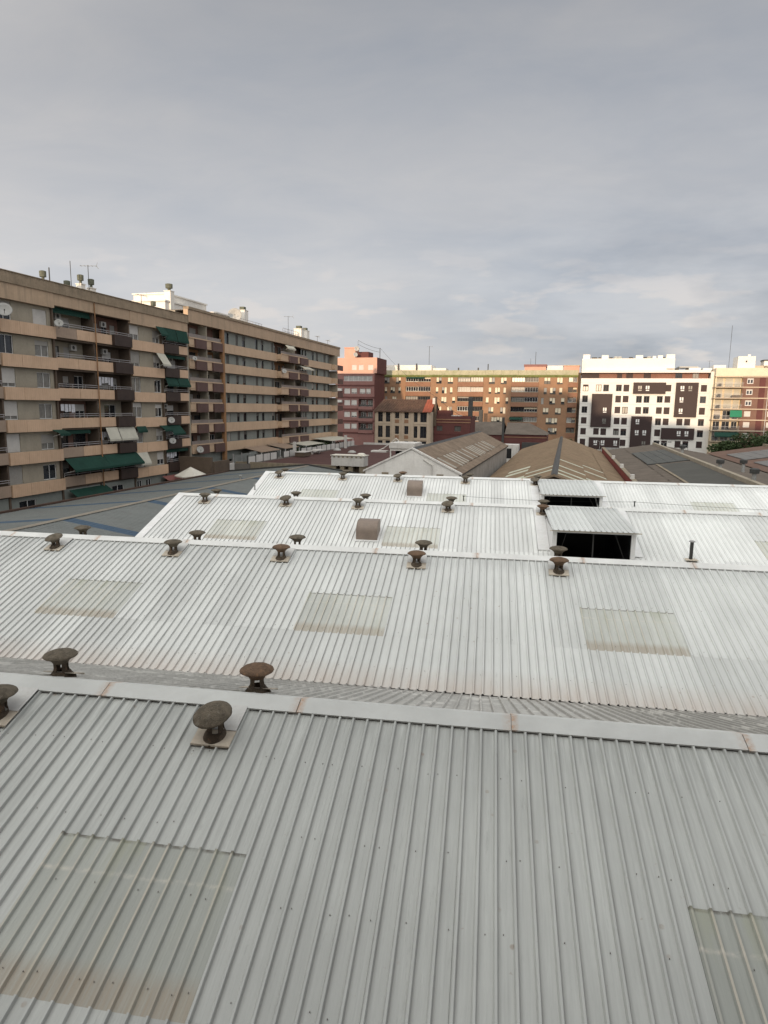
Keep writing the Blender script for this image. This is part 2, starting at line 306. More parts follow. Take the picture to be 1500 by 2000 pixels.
# ------------------------------------------------------------------ mesh helper
class MB:
    def __init__(s): s.v = []; s.f = []; s.mi = []
    def add(s, vs, fs, mi=0):
        o = len(s.v); s.v += [tuple(p) for p in vs]; s.f += [tuple(i + o for i in f) for f in fs]; s.mi += [mi] * len(fs); return s
    def box(s, x0, x1, y0, y1, z0, z1, mi=0):
        vs = [(x, y, z) for x in (x0, x1) for y in (y0, y1) for z in (z0, z1)]
        return s.add(vs, [(0, 1, 3, 2), (4, 6, 7, 5), (0, 4, 5, 1), (2, 3, 7, 6), (0, 2, 6, 4), (1, 5, 7, 3)], mi)
    def quad(s, a, b, c, d, mi=0): return s.add([a, b, c, d], [(0, 1, 2, 3)], mi)
    def slab(s, pts, t, mi=0):
        """planar quad/poly given thickness t along -z"""
        n = len(pts); vs = list(pts) + [(p[0], p[1], p[2] - t) for p in pts]
        return s.add(vs, [tuple(range(n)), tuple(range(2 * n - 1, n - 1, -1))] + [(i, i + n, (i + 1) % n + n, (i + 1) % n) for i in range(n)], mi)
    def prism(s, prof, axis, a0, a1, mi=0):
        """profile polygon (2 coords) extruded along axis from a0 to a1"""
        n = len(prof)
        def P(p, a):
            if axis == 0: return (a, p[0], p[1])
            if axis == 1: return (p[0], a, p[1])
            return (p[0], p[1], a)
        vs = [P(p, a0) for p in prof] + [P(p, a1) for p in prof]
        return s.add(vs, [tuple(range(n)), tuple(range(2 * n - 1, n - 1, -1))] + [(i, i + n, (i + 1) % n + n, (i + 1) % n) for i in range(n)], mi)
    def lathe(s, prof, n=16, cx=0, cy=0, mi=0, jit=0.0, rnd=None):
        vs = []
        for (r, z) in prof:
            for k in range(n):
                a = 2 * math.pi * k / n; q = r * (1 + (rnd.uniform(-jit, jit) if rnd and r > 1e-4 else 0))
                vs.append((cx + q * math.cos(a), cy + q * math.sin(a), z + (rnd.uniform(-jit, jit) * .12 if rnd else 0)))
        fs = [(i * n + k, i * n + (k + 1) % n, (i + 1) * n + (k + 1) % n, (i + 1) * n + k) for i in range(len(prof) - 1) for k in range(n)]
        return s.add(vs, fs, mi)
    def tube(s, pts, r, n=5, mi=0):
        pts = [Vector(p) for p in pts]; vs = []
        for i, p in enumerate(pts):
            d = (pts[min(i + 1, len(pts) - 1)] - pts[max(i - 1, 0)]).normalized()
            a = d.cross(Vector((0, 0, 1)));  a = a.normalized() if a.length > 1e-3 else Vector((1, 0, 0)); b = d.cross(a)
            rr = r[i] if isinstance(r, (list, tuple)) else r
            for k in range(n):
                t = 2 * math.pi * k / n; vs.append(tuple(p + rr * (math.cos(t) * a + math.sin(t) * b)))
        fs = [(i * n + k, i * n + (k + 1) % n, (i + 1) * n + (k + 1) % n, (i + 1) * n + k) for i in range(len(pts) - 1) for k in range(n)]
        fs += [tuple(range(n)), tuple(range(len(vs) - 1, len(vs) - n - 1, -1))]
        return s.add(vs, fs, mi)
    def mesh(s, name, mats, smooth=False):
        me = bpy.data.meshes.new(name); me.from_pydata(s.v, [], s.f)
        for x in (mats if isinstance(mats, (list, tuple)) else [mats]): me.materials.append(x)
        me.polygons.foreach_set('material_index', s.mi)
        if smooth: me.polygons.foreach_set('use_smooth', [True] * len(s.f))
        me.update(); return me
    def build(s, name, mats, parent=None, loc=(0, 0, 0), smooth=False, rot=(0, 0, 0)):
        return link(name, s.mesh(name, mats, smooth), parent, loc, rot)
def link(name, me, parent=None, loc=(0, 0, 0), rot=(0, 0, 0), scale=None):
    o = bpy.data.objects.new(name, me); COL.objects.link(o); o.parent = parent; o.location = loc; o.rotation_euler = rot
    if scale: o.scale = scale
    return o
def tag(o, label, cat, group=None, kind=None):
    o['label'] = label
    if cat: o['category'] = cat
    if group: o['group'] = group
    if kind: o['kind'] = kind
    return o

def leaves(mb, c, rx, ry, rz, n, s, r, mi=0):
    for _ in range(n):
        while True:
            x, y, z = r.uniform(-1, 1), r.uniform(-1, 1), r.uniform(-1, 1); d = x * x + y * y + z * z
            if d < 1 and d > .15: break
        p = Vector((c[0] + x * rx, c[1] + y * ry, c[2] + z * rz))
        a = Vector((r.gauss(0, 1), r.gauss(0, 1), r.gauss(0, .6))).normalized(); b = a.cross(Vector((r.gauss(0, 1), r.gauss(0, 1), r.gauss(0, 1)))).normalized()
        q = s * r.uniform(.6, 1.4)
        mb.add([p - a * q, p + b * q * .5, p + a * q, p - b * q * .5], [(0, 1, 2, 3)], mi)
# frames: S = along the shed ridges (x=u right, y=v away);  T = along the street blocks (x=q right, y=p away)
SA = -0.1517; TB = -0.26654785
def rotz(a, x, y): return (x * math.cos(a) - y * math.sin(a), x * math.sin(a) + y * math.cos(a))
def SW(u, v, z=0): x, y = rotz(SA, u, v); return (x, y, z)
def TW(q, p, z=0): x, y = rotz(TB, q, p); return (x, y, z)
def thing(name, label, cat, loc, rot=0, group=None):
    o = bpy.data.objects.new(name, None); COL.objects.link(o); o.empty_display_size = 0.5
    o.location = loc; o.rotation_euler = (0, 0, rot); return tag(o, label, cat, group)
def copy_tree(root, loc, rot, label, group=None):
    def cp(o, par):
        c = o.copy(); COL.objects.link(c); c.parent = par
        for ch in o.children: cp(ch, c)
        return c
    c = cp(root, None); c.location = loc; c.rotation_euler = (0, 0, rot); c['label'] = label
    if group: c['group'] = group
    return c

# ------------------------------------------------------------------ ground and setting
g = MB(); g.quad((-2500, -2500, 0), (2500, -2500, 0), (2500, 2500, 0), (-2500, 2500, 0))
o = g.build('ground', ASPH); o['kind'] = 'structure'
g = MB(); g.box(-47.9, -42.8, 30, 80, 0.004, 3.2); o = g.build('terrace', CONC, None, (0, 0, 0), rot=(0, 0, TB)); o['kind'] = 'structure'

# ------------------------------------------------------------------ the white sheds
SL = rad(18.0); TS = math.tan(SL); CS = math.cos(SL)
def profile_sheet(w, L, ribs, rh=0.047, hw=0.034, tw=0.015):
    mb = MB(); pts = []
    p = w / ribs
    for k in range(ribs):
        c = k * p
        pts += [(c - hw if k else 0 - 0.0, 0) if k else (0 - hw, 0), (c - tw, rh), (c + tw, rh), (c + hw, 0),
                (c + p * .45, 0), (c + p * .48, 0.0018), (c + p * .56, 0.0018), (c + p * .59, 0)]
    pts += [(w - hw, 0)]
    rows = [0, -L * .5, -L]
    vs = [(x, y, z) for y in rows for (x, z) in pts]; n = len(pts)
    fs = [(i * n + k, (i + 1) * n + k, (i + 1) * n + k + 1, i * n + k + 1) for i in range(2) for k in range(n - 1)]
    mb.add(vs, fs); return mb
LU = 5.15 / CS; LK = 3.07 / CS; LSK = 2.17 / CS; LLO = 2.35 / CS
MSH = []
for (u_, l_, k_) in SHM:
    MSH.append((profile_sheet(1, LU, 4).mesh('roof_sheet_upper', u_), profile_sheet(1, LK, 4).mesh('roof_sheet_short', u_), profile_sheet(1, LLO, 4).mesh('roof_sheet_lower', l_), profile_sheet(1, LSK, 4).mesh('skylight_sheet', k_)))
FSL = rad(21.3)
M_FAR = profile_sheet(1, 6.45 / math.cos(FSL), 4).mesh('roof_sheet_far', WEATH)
capm = MB(); cx = 3.93
def cap_prof(): return [(-.345, .062 - .345 * TS - .028), (-.35, .064 - .35 * TS), (0, .066), (.36, .066 - .36 * math.tan(FSL)), (.355, .036 - .36 * math.tan(FSL)), (0, .058), (-.335, .054 - .345 * TS)]
capm.prism(cap_prof(), 0, 0, cx)
M_CAPS = [capm.mesh('ridge_cap', c_) for c_ in CAPS]
SHEDS = [  # ridge v, left end, right end, skylight left edges, label
 (11.5, -24.0, 22.0, [-15.45, -6.25, 2.95, 12.15], [-19.12 + 3.95 * 0 + .0, ], 'nearest white corrugated shed roof filling the bottom of the photo'),
 (25.15, -20.6, 30.0, [-15.35, -6.0, 3.35, 12.7, 22.0], None, 'second white corrugated shed roof, brown grime along its low eave'),
 (38.8, -18.65, 34.0, [-15.2, -5.25, 3.55, 13.9, 23.2], None, 'third white corrugated shed roof, with the large open dormer and a brown fan cowl'),
 (53.6, -18.0, 38.0, [-14.3, -4.3, 4.25, 14.95, 24.2], None, 'farthest white corrugated shed roof, its ridge against the old warehouses'),
]
shed_objs = []
RZ = 8.4
for si, (vr, u0, u1, sky_l, _, lab) in enumerate(SHEDS):
    M_UP, M_UPK, M_LO, M_SK = MSH[si]; M_CAP = M_CAPS[min(si, 1)]; WHITE_UP, WHITE_LO = SHM[si][0], SHM[si][1]
    root = thing('industrial_shed', lab, 'shed', SW(u0, vr), SA, 'row of white corrugated sheds')
    shed_objs.append(root)
    dorm = si in (2, 3); dl = sky_l[2] if dorm else None
    # column edges
    edges = []; cur = u0; seq = sorted(sky_l) + [u1]
    isk = []
    for k, e in enumerate(seq):
        n = max(1, round(e - cur)); wd = (e - cur) / n
        for j in range(n): edges.append((cur + j * wd, wd, False))
        cur = e
        if e != u1:
            wid = 1.0
            nn = 3 if not (dorm and e == dl) else 4
            for j in range(nn): edges.append((cur + j * wid, wid, True))
            cur += nn * wid
    for (u, wd, sk) in edges:
        dx = u - u0
        in_d = dorm and sk and abs(u - dl) < 3.9
        jit = R.uniform(0, .0025); tl = SL + .0012
        if in_d:
            continue
        elif sk:
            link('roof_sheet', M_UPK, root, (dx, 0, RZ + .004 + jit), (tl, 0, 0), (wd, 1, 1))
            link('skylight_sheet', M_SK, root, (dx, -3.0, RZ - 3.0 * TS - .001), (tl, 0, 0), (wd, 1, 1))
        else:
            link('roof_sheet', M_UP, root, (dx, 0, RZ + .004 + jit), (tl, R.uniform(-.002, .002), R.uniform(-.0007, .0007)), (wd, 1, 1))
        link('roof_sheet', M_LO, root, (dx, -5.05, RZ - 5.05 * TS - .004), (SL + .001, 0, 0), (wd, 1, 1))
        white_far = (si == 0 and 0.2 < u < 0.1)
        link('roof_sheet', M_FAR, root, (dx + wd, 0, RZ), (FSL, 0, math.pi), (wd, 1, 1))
    # ridge caps (joints 3.95 m apart)
    j0 = [-7.26, -8.1, -8.6, -8.9][si]
    k0 = math.floor((u0 - j0) / 3.95) + 1
    e = [u0 - .35] + [j0 + 3.95 * k for k in range(k0, 20) if j0 + 3.95 * k < u1] + [u1]
    for a_, b_ in zip(e, e[1:]):
        link('ridge_cap', M_CAP, root, (a_ + .004 - u0, R.uniform(-.008, .008), RZ + R.uniform(-.003, .004)), (0, R.uniform(-.0015, .0015), R.uniform(-.002, .002)), ((b_ - a_ - .014) / 3.93, 1, 1))
    # verge flashing at the left end
    vb = MB(); yy = -7.36
    vb.add([(-.42, 0, RZ + .075), (.03, 0, RZ + .065), (.03, yy, RZ + .065 + yy * TS), (-.42, yy, RZ + .075 + yy * TS), (-.42, yy, RZ - .16 + yy * TS), (-.42, 0, RZ - .16),
            (.03, 0, RZ + .040), (.03, yy, RZ + .040 + yy * TS)], [(0, 1, 2, 3), (0, 3, 4, 5), (1, 6, 7, 2), (3, 2, 7, 4)])
    yf = 6.45; tf = math.tan(FSL)
    vb.add([(-.42, 0, RZ + .075), (.03, 0, RZ + .065), (.03, yf, RZ + .065 - yf * tf), (-.42, yf, RZ + .075 - yf * tf), (-.42, yf, RZ - .16 - yf * tf), (-.42, 0, RZ - .16)], [(1, 0, 3, 2), (3, 0, 5, 4)])
    vb.build('verge_flashing', FLASH, root)
    # walls: gable ends, valley beam and gutter
    wb = MB(); W_ = u1 - u0
    for x in (-.2, W_ - .2):
        wb.prism([(-7.1, 0), (-7.1, RZ - 7.1 * TS - .12), (0, RZ - .12), (6.3, RZ - 6.3 * tf - .12), (6.3, 0)], 0, x, x + .2)
    wb.box(0, W_ - .2, -7.1, -6.95, 0, RZ - 7.1 * TS - .12)
    wb.build('wall', WALLW, root)
    gb = MB(); gb.prism([(6.2, RZ - 6.3 * tf - .05), (6.22, 5.62), (6.95, 5.62), (6.97, 5.80), (6.93, 5.80), (6.91, 5.66), (6.26, 5.66), (6.24, RZ - 6.3 * tf - .07)], 0, 0, W_ - .2)
    gb.build('gutter', METG, root)
    # lightning cable clips / screws: rows of screw heads where the purlins run
    sb = MB(); rows = {0: [1.35, 2.72, 3.75, 4.9], 1: [1.3, 2.9, 4.95, 6.6], 2: [1.3, 4.95], 3: []}[si]
    r5 = random.Random(40 + si)
    for dv in rows:
        for (u, wd, sk) in edges:
            for off in (.375, .625, .875) if si == 0 else (.375, .875):
                if r5.random() < .34: continue
                x = u - u0 + (off + r5.uniform(-.06, .06)) * wd; y = -(dv + r5.uniform(-.03, .03)); z = RZ + y * TS + .012
                h = .0075 if si == 0 else .009
                sb.lathe([(h, -.006), (h, .006), (0.0001, .010)], 6, x, y); 
                for q in range(len(sb.v) - 18, len(sb.v)): sb.v[q] = (sb.v[q][0], sb.v[q][1], sb.v[q][2] + z + (sb.v[q][1] - y) * TS)
    if rows:
        o = sb.build('screw_heads', SCREW, root); o['kind'] = 'stuff'
    # dormer
    if dorm:
        dv0 = {2: -5.6, 3: -4.6}[si]          # y of the open face
        zb = RZ + dv0 * TS                     # roof height there
        zt = {2: 7.93, 3: 7.70}[si]; x0 = dl - u0 + .06; x1 = x0 + {2: 3.72, 3: 4.06}[si]
        db = MB()
        db.box(x0 - .14, x0, dv0, -.35, zb - 1.2, zt + .02)      # cheeks
        db.box(x1, x1 + .14, dv0, -.35, zb - 1.2, zt + .02)
        db.box(x0 - .14, x1 + .14, dv0 - .05, dv0 - .002, zt, zt + .13)     # head beam
        db.box(x0, x0 + .07, dv0 - .04, dv0 + .1, zb - .2, zt); db.box(x1 - .07, x1, dv0 - .04, dv0 + .1, zb - .2, zt)
        d = db.build('dormer', FLASH, root)
        # black liners put in for the shade inside the opening, central mullion
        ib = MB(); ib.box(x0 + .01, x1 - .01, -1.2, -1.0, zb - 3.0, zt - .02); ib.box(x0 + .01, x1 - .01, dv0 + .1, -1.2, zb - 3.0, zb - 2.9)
        ib.box(x0 + .005, x0 + .02, dv0 + .11, -1.2, zb - 2.9, zt - .03); ib.box(x1 - .02, x1 - .005, dv0 + .11, -1.2, zb - 2.9, zt - .03); ib.build('shade_liner', BLACK, d)
        mu = MB(); mu.box((x0 + x1) / 2 - .03, (x0 + x1) / 2 + .03, dv0 + .12, dv0 + .18, zb - .4, zt)
        mu.tube([(x0 + .15, dv0 + .4, zb - .3), (x0 + .6, dv0 + .4, zt)], .02); mu.tube([(x1 - .15, dv0 + .4, zb - .3), (x1 - .8, dv0 + .4, zt)], .02)
        mu.build('mullion', METD, d)
        sl2 = math.atan((RZ + .03 - (zt + .16)) / (-dv0 + .25 - .2)); Ld = (-dv0 + .25) / math.cos(sl2)
        md = profile_sheet(1, Ld, 4).mesh('dormer_sheet', SHM[1][0])
        nn = 4
        ww = (x1 - x0 + .36) / nn
        for j in range(nn): link('roof_sheet', md, d, (x0 - .16 + j * ww, -.12, RZ + .045), (sl2, 0, 0), (ww, 1, 1))
        # low sill course of short sheets in front of the opening
        for j in range(4): link('roof_sheet', profile_sheet(1, (7.35 + dv0) / CS, 4).mesh('sill_sheet', WHITE_LO) if j == 0 else bpy.data.meshes['sill_sheet' + ('.001' if si == 3 else '')], d, (x0 - .06 + j * 1.0, dv0 - .0, zb), (SL, 0, 0), (1, 1, 1))
        fl = MB(); fl.box(x0 - .75, x0 - .16, -4.9, -.3, 0, .012); 
        for q in range(len(fl.v)): fl.v[q] = (fl.v[q][0], fl.v[q][1], fl.v[q][2] + RZ + fl.v[q][1] * TS + .055)
        fl.box(x0 - .80, x0 - .12, -4.95, -4.90, RZ - 4.92 * TS + .01, RZ - 4.92 * TS + .07)
        fl.build('side_flashing', FLASH, d)
        f2 = MB(); f2.box(x1 + .15, x1 + .62, -5.2, -.3, 0, .012)
        for q in range(len(f2.v)): f2.v[q] = (f2.v[q][0], f2.v[q][1], f2.v[q][2] + RZ + f2.v[q][1] * TS + .052)
        f2.build('side_flashing', FLASH, d)
        tr = MB(); tr.box(x0 - .3, x1 + .34, dv0 - .30, dv0 - .27, zt + .10, zt + .145); tr.build('drip_edge', PLATE, d)

# ------------------------------------------------------------------ mushroom vents
def make_vent(kind, seed, far, label):
    r = random.Random(seed)
    root = thing('roof_vent', label, 'roof vent', (0, 0, 0), 0, 'mushroom vents along the shed ridges')
    capmat = {0: RUST, 1: RUST2}[kind]
    b = MB()
    n = 28
    b.lathe([(.0001, .55), (.10, .545), (.20, .527), (.28, .502), (.33, .472), (.354, .445), (.35, .432), (.30, .412), (.235, .372), (.185, .325), (.155, .275), (.0001, .27)], n, jit=.016, rnd=r)
    b.build('cap', capmat, root, smooth=True)
    for k in range(4):
        a = math.pi / 4 + k * math.pi / 2 + .3
        p = MB(); pts = []
        prof = [(.20, .0), (.168, .08), (.15, .17), (.152, .26), (.18, .33)]
        hw = .38
        vs = []
        for (rr, z) in prof:
            for (aa, q) in ((-hw, 0), (hw, 0), (hw, -.025), (-hw, -.025)):
                vs.append(((rr + q) * math.cos(a + aa), (rr + q) * math.sin(a + aa), z))
        fs = [(i * 4 + j, i * 4 + (j + 1) % 4, (i + 1) * 4 + (j + 1) % 4, (i + 1) * 4 + j) for i in range(len(prof) - 1) for j in range(4)]
        p.add(vs, fs); p.build('stay', RUSTD, root)
    s = MB(); s.lathe([(.30, -.10), (.285, -.05), (.25, -.01), (.215, .03), (.19, .07), (.165, .10), (.15, .10), (.14, -.1)], 20, jit=.02, rnd=r)
    s.build('collar', RUSTD, root, smooth=True)
    # flashing plate lapped over the ribs, following the roof
    f = MB(); sg = -1 if far else 1; sl = math.tan(FSL) if far else TS
    f2_ = MB()
    for q_, (y0, y1, zo) in enumerate(((-.28, .10, .052), (.06, .66, .066))):
        vs = [(-.36, y0), (.36, y0), (.36, y1), (-.36, y1)]
        (f, f2_)[q_].slab([(x, y * 1.0, y * sl * 1.0 + zo) for x, y in vs], .012)
    
    if not far: f2_.build('upper_flashing', UPF, root)
    f.box(-.36, .36, -.286, -.276, -.28 * sl + .02, -.28 * sl + .052)
    pl = f.build('flashing_plate', PLATE, root)
    return root
ORD = ['leftmost', 'second from left', 'third from left', 'fourth from left', 'rightmost']
ROOFN = ['nearest', 'second', 'third', 'farthest']
VENTS = []
near_u = [[-8.97, -4.62], [-17.36, -12.2, -7.72, -2.42, 2.81], [-16.9, -11.74, -7.34, -2.02, 3.34], [-16.9, -11.5, -6.92, -1.5, 3.95]]
far_u = [[-8.98, -4.52], [-17.37, -12.05, -7.63, -2.34, 2.98], [-16.95, -11.69, -7.24, -1.93, 3.53], [-17.0, -11.6, -6.77, -1.23, 4.27]]
protoV = {}
special = {(0, 0, 1): 'large mossy grey mushroom vent before the nearest ridge, its round cap tilted into view',
           (0, 0, 0): 'mushroom vent cut off by the left photo edge, on the nearest roof',
           (0, 1, 0): 'dark brown mushroom vent silhouetted behind the nearest ridge, left one of the two',
           (0, 1, 1): 'orange rusted mushroom vent standing behind the nearest ridge, right one of the two'}
for si in range(4):
    vr = SHEDS[si][0]
    for side, us in ((0, near_u[si]), (1, far_u[si])):
        for k, u in enumerate(us):
            n = len(us)
            lab = special.get((si, side, k)) or ('brown mushroom vent, %s on the %s side of the %s white ridge' % (ORD[k], 'near' if side == 0 else 'far', ROOFN[si]))
            kind = 1 if (si, side, k) in ((0, 1, 1), (1, 0, 3), (1, 0, 4), (2, 0, 4), (3, 1, 2), (1, 0, 2)) else 0
            sd_ = (kind, side, (k + si) % 2)
            if side == 0: y = vr - 1.0; z = RZ - 1.0 * TS + .03
            else: y = vr + .9; z = RZ - .9 * math.tan(FSL) + .03
            if side == 1: z += .05
            ang = SA + (math.pi if side else 0) + R.uniform(-.04, .04)
            if sd_ not in protoV:
                v = make_vent(kind, hash(sd_) % 1000, side == 1, lab); protoV[sd_] = v; v.location = SW(u, y, z); v.rotation_euler = (0, 0, ang)
            else: v = copy_tree(protoV[sd_], SW(u, y, z), ang, lab)
            if (si, side, k) == (0, 0, 1):
                for ch in v.children:
                    if ch.name.startswith('cap'): ch.rotation_euler = (rad(17), rad(-5), 0); ch.location = (0, .09, -.01)
            VENTS.append(v)

# fan cowls
def cowl(u, v, z0, h, label):
    root = thing('fan_cowl', label, 'vent cowl', SW(u, v, z0), SA, 'fan cowls on the white sheds')
    prof = [(0, -.35), (0, h * .45)] ; rr = h * .55
    for k in range(9):
        a = math.pi - k * math.pi / 2 / 8; prof.append((rr * 1.1 + rr * 1.1 * math.cos(a), h * .45 + rr * math.sin(a)))
    prof += [(1.15, h), (1.15, -.1)]
    b = MB(); b.prism(prof, 0, 0, 1.12); b.build('housing', COWL, root)
    rim = MB(); n = len(prof)
    for x in (-.02, 1.10):
        for i in range(n - 2):
            p, q = prof[i], prof[i + 1]; rim.tube([(x + .02, p[0], p[1]), (x + .02, q[0], q[1])], .022, 4)
    rim.build('seam_flange', COWL, root)
    fl = MB(); fl.box(-.1, 1.22, -.12, 1.3, -.02, .0)
    for q in range(len(fl.v)): fl.v[q] = (fl.v[q][0], fl.v[q][1], fl.v[q][2] + fl.v[q][1] * TS + .05)
    fl.build('base_flashing', FLASH, root)
cowl(-6.70, 34.1, RZ - 4.7 * TS, 1.02, 'larger brown sheet metal fan cowl on the third white roof')
cowl(-5.85, 49.9, RZ - 3.7 * TS, 1.15, 'smaller brown fan cowl on the farthest white roof')

# flue pipe, posts and cable
def pipe(loc, h, r, label, hat=True, m=METD, cat='pipe', lean=0):
    root = thing('flue_pipe', label, cat, loc, SA)
    b = MB(); b.lathe([(r, -.3), (r, h), (r * .8, h)], 12); b.build('tube', m, root, smooth=False)
    if hat:
        c = MB(); c.lathe([(.0001, h + .09), (r * 1.3, h + .07), (r * 1.9, h + .03), (r * 1.9, h + .015), (.0001, h + .03)], 12); c.build('rain_hat', METG, root)
        f = MB(); f.box(-.3, .3, -.3, .3, .05, .065); f.build('flashing', PLATE, root)
    return root
pipe(SW(10.2, 33.6, RZ - 5.2 * TS), .92, .085, 'dark round flue pipe with a flat hat on the right of the third white roof')
pipe(SW(-18.12, 50, RZ - 3.6 * TS), .66, .055, 'short thin grey pipe at the left verge of the farthest white roof', False, METG)
cb = MB(); zc = RZ - 4.1 * TS + .34
pts = [(-1.5, 49.6, zc - .02)] + [(-1.5 + 12.35 * t, 49.6, zc - .16 * math.sin(math.pi * t) ) for t in (.25, .5, .75)] + [(10.85, 49.5, zc)] + [(10.85 + 25 * t, 49.5, zc - .3 * math.sin(math.pi * t)) for t in (.2, .4, .6, .8, 1)]
cb.tube([SW(*p) for p in pts], .011, 4); tag(cb.build('lightning_cable', METD), 'thin cable strung across the farthest white roof above its low edge', 'cable')
for u, l in ((-1.5, 'small cable post on the farthest white roof, near its middle vents'), (10.85, 'dark cable post on the farthest white roof, right of its dormer')):
    b = MB(); b.box(-.035, .035, -.035, .035, -.2, .40); b.box(-.08, .08, -.03, .03, .32, .37)
    tag(b.build('cable_post', METD, None, SW(u, 49.5, RZ - 4.1 * TS), rot=(0, 0, SA)), l, 'post', 'cable posts')
# debris on the valley
# ------------------------------------------------------------------ facade helpers (local frame: x along facade, y inward, z up)
def wall_holes(mb, x0, x1, z0, z1, holes, depth, mi=0, y=0.0, back=False, bmi=0):
    xs = sorted({x0, x1} | {h[0] for h in holes} | {h[1] for h in holes}); zs = sorted({z0, z1} | {h[2] for h in holes} | {h[3] for h in holes})
    xs = [x for x in xs if x0 <= x <= x1]; zs = [z for z in zs if z0 <= z <= z1]
    for i in range(len(xs) - 1):
        for j in range(len(zs) - 1):
            cx_, cz_ = (xs[i] + xs[i + 1]) / 2, (zs[j] + zs[j + 1]) / 2
            if any(h[0] < cx_ < h[1] and h[2] < cz_ < h[3] for h in holes): continue
            mb.quad((xs[i], y, zs[j]), (xs[i + 1], y, zs[j]), (xs[i + 1], y, zs[j + 1]), (xs[i], y, zs[j + 1]), mi)
    for h in holes:
        a, b, c, d = h[:4]; e = y + (h[4] if len(h) > 4 else depth)
        mb.quad((a, y, c), (b, y, c), (b, e, c), (a, e, c), mi); mb.quad((a, y, d), (a, e, d), (b, e, d), (b, y, d), mi)
        mb.quad((a, y, c), (a, e, c), (a, e, d), (a, y, d), mi); mb.quad((b, y, c), (b, y, d), (b, e, d), (b, e, c), mi)
        if back: mb.quad((a, e, c), (b, e, c), (b, e, d), (a, e, d), bmi)
WC = {}
def window(parent, x0, x1, z0, z1, y, frame=ALU, glass=GLASS, n=2, shut=None, drop=1.0, label=None, t=.05, sill=False):
    w_, h_ = round(x1 - x0, 2), round(z1 - z0, 2)
    k = ('f', w_, h_, n, frame.name, t)
    if k not in WC:
        b = MB(); b.box(0, w_, 0, .06, 0, t); b.box(0, w_, 0, .06, h_ - t, h_); b.box(0, t, 0, .06, t, h_ - t); b.box(w_ - t, w_, 0, .06, t, h_ - t)
        for i in range(1, n): b.box(w_ * i / n - t * .5, w_ * i / n + t * .5, .002, .058, t, h_ - t)
        WC[k] = b.mesh('window_frame', frame)
    o = link('window', WC[k], parent, (x0, y, z0))
    k = ('p', w_, h_, glass.name)
    if k not in WC: WC[k] = MB().box(.01, w_ - .01, .066, .08, .01, h_ - .01).mesh('pane', glass)
    link('pane', WC[k], o)
    if shut and drop > 0:
        k = ('s', w_, h_, shut.name, round(drop, 1))
        if k not in WC: WC[k] = MB().box(.03, w_ - .03, -.012, -.002, h_ * (1 - round(drop, 1)) + .01, h_ - .01).mesh('shutter', shut)
        link('shutter', WC[k], o)
    if sill:
        k = ('sl', w_)
        if k not in WC: WC[k] = MB().box(-.06, w_ + .06, -.12, -.003, -.07, -.01).mesh('sill', CREAMH)
        link('sill', WC[k], o)
    if label: o['label'] = label
    return o
def ac(parent, x, y, z):
    k = 'ac'
    if k not in WC:
        b = MB(); b.box(0, .8, 0, .3, 0, .58)
        b.lathe([(.0001, 0), (.22, 0), (.24, .02), (.0001, .02)], 14)
        for i in range(len(b.v) - 56, len(b.v)): q = b.v[i]; b.v[i] = (q[0] + .32, -.025 + q[2], q[1] + .29)
        b.mi[-56 + 14:] = [1] * len(b.mi[-56 + 14:]) if False else b.mi[-56 + 14:]
        WC[k] = b.mesh('air_conditioner', ACM)
        f = MB(); f.lathe([(.0001, 0), (.19, 0)], 14)
        for i in range(len(f.v)): q = f.v[i]; f.v[i] = (q[0] + .32, -.03, q[1] + .29)
        WC['acf'] = f.mesh('fan_grille', METD)
    o = link('air_conditioner', WC[k], parent, (x, y, z)); link('fan_grille', WC['acf'], o)
def awning(parent, x0, x1, z, y, out, fall, m=AWN, label=None):
    b = MB(); t = .03
    b.slab([(x0, y, z), (x1, y, z), (x1, y - out, z - fall), (x0, y - out, z - fall)], t)
    b.box(x0, x1, y - out - .02, y - out + .01, z - fall - .22, z - fall - .001)
    o = b.build('awning', m, parent)
    a = MB(); a.tube([(x0 + .05, y, z - fall - .3), (x0 + .05, y - out, z - fall - .04)], .02, 4); a.tube([(x1 - .05, y, z - fall - .3), (x1 - .05, y - out, z - fall - .04)], .02, 4)
    a.build('awning_arm', ALU, o)
    if label: o['label'] = label
    return o
def rail(parent, x0, x1, z, y, hs=(.18, .38), m=RAILM):
    b = MB()
    for h in hs: b.box(x0, x1, y, y + .05, z + h, z + h + .05)
    n = max(2, int((x1 - x0) / 1.8) + 1)
    for i in range(n): x = x0 + .05 + (x1 - x0 - .1) * i / (n - 1); b.box(x - .02, x + .02, y + .055, y + .09, z, z + hs[-1] + .03)
    return b.build('railing', m, parent)

# ------------------------------------------------------------------ left block A (facade runs away from the camera; x = p, z up, y inward = -q)
RL = TB + math.pi / 2
A = thing('apartment_block', 'long seven storey block with cream tiled balconies and green awnings at the left edge', 'apartment building', TW(-48, 36), RL)
def ax(p): return p - 36
ZB = [20.04 - 2.93 * k for k in range(6)]
wl = MB()
# structure: floor slabs, back wall
wl.box(ax(36), ax(77.8), 2.0, 12, 0, 24.9); wl.build('wall', BEIGE, A)
sb = MB()
for zb in ZB: sb.box(ax(36), ax(77.78), .18, 1.995, zb + .02, zb + .22)
sb.box(ax(36), ax(77.78), .02, 1.995, 23.25, 23.4)
for p in (36.0, 47.8, 54.4, 60.1, 65.95, 72.2, 77.6): sb.box(ax(p), ax(p) + .18, .16, 1.99, 0, 23.2)
sb.build('floor_slab', DKW, A)
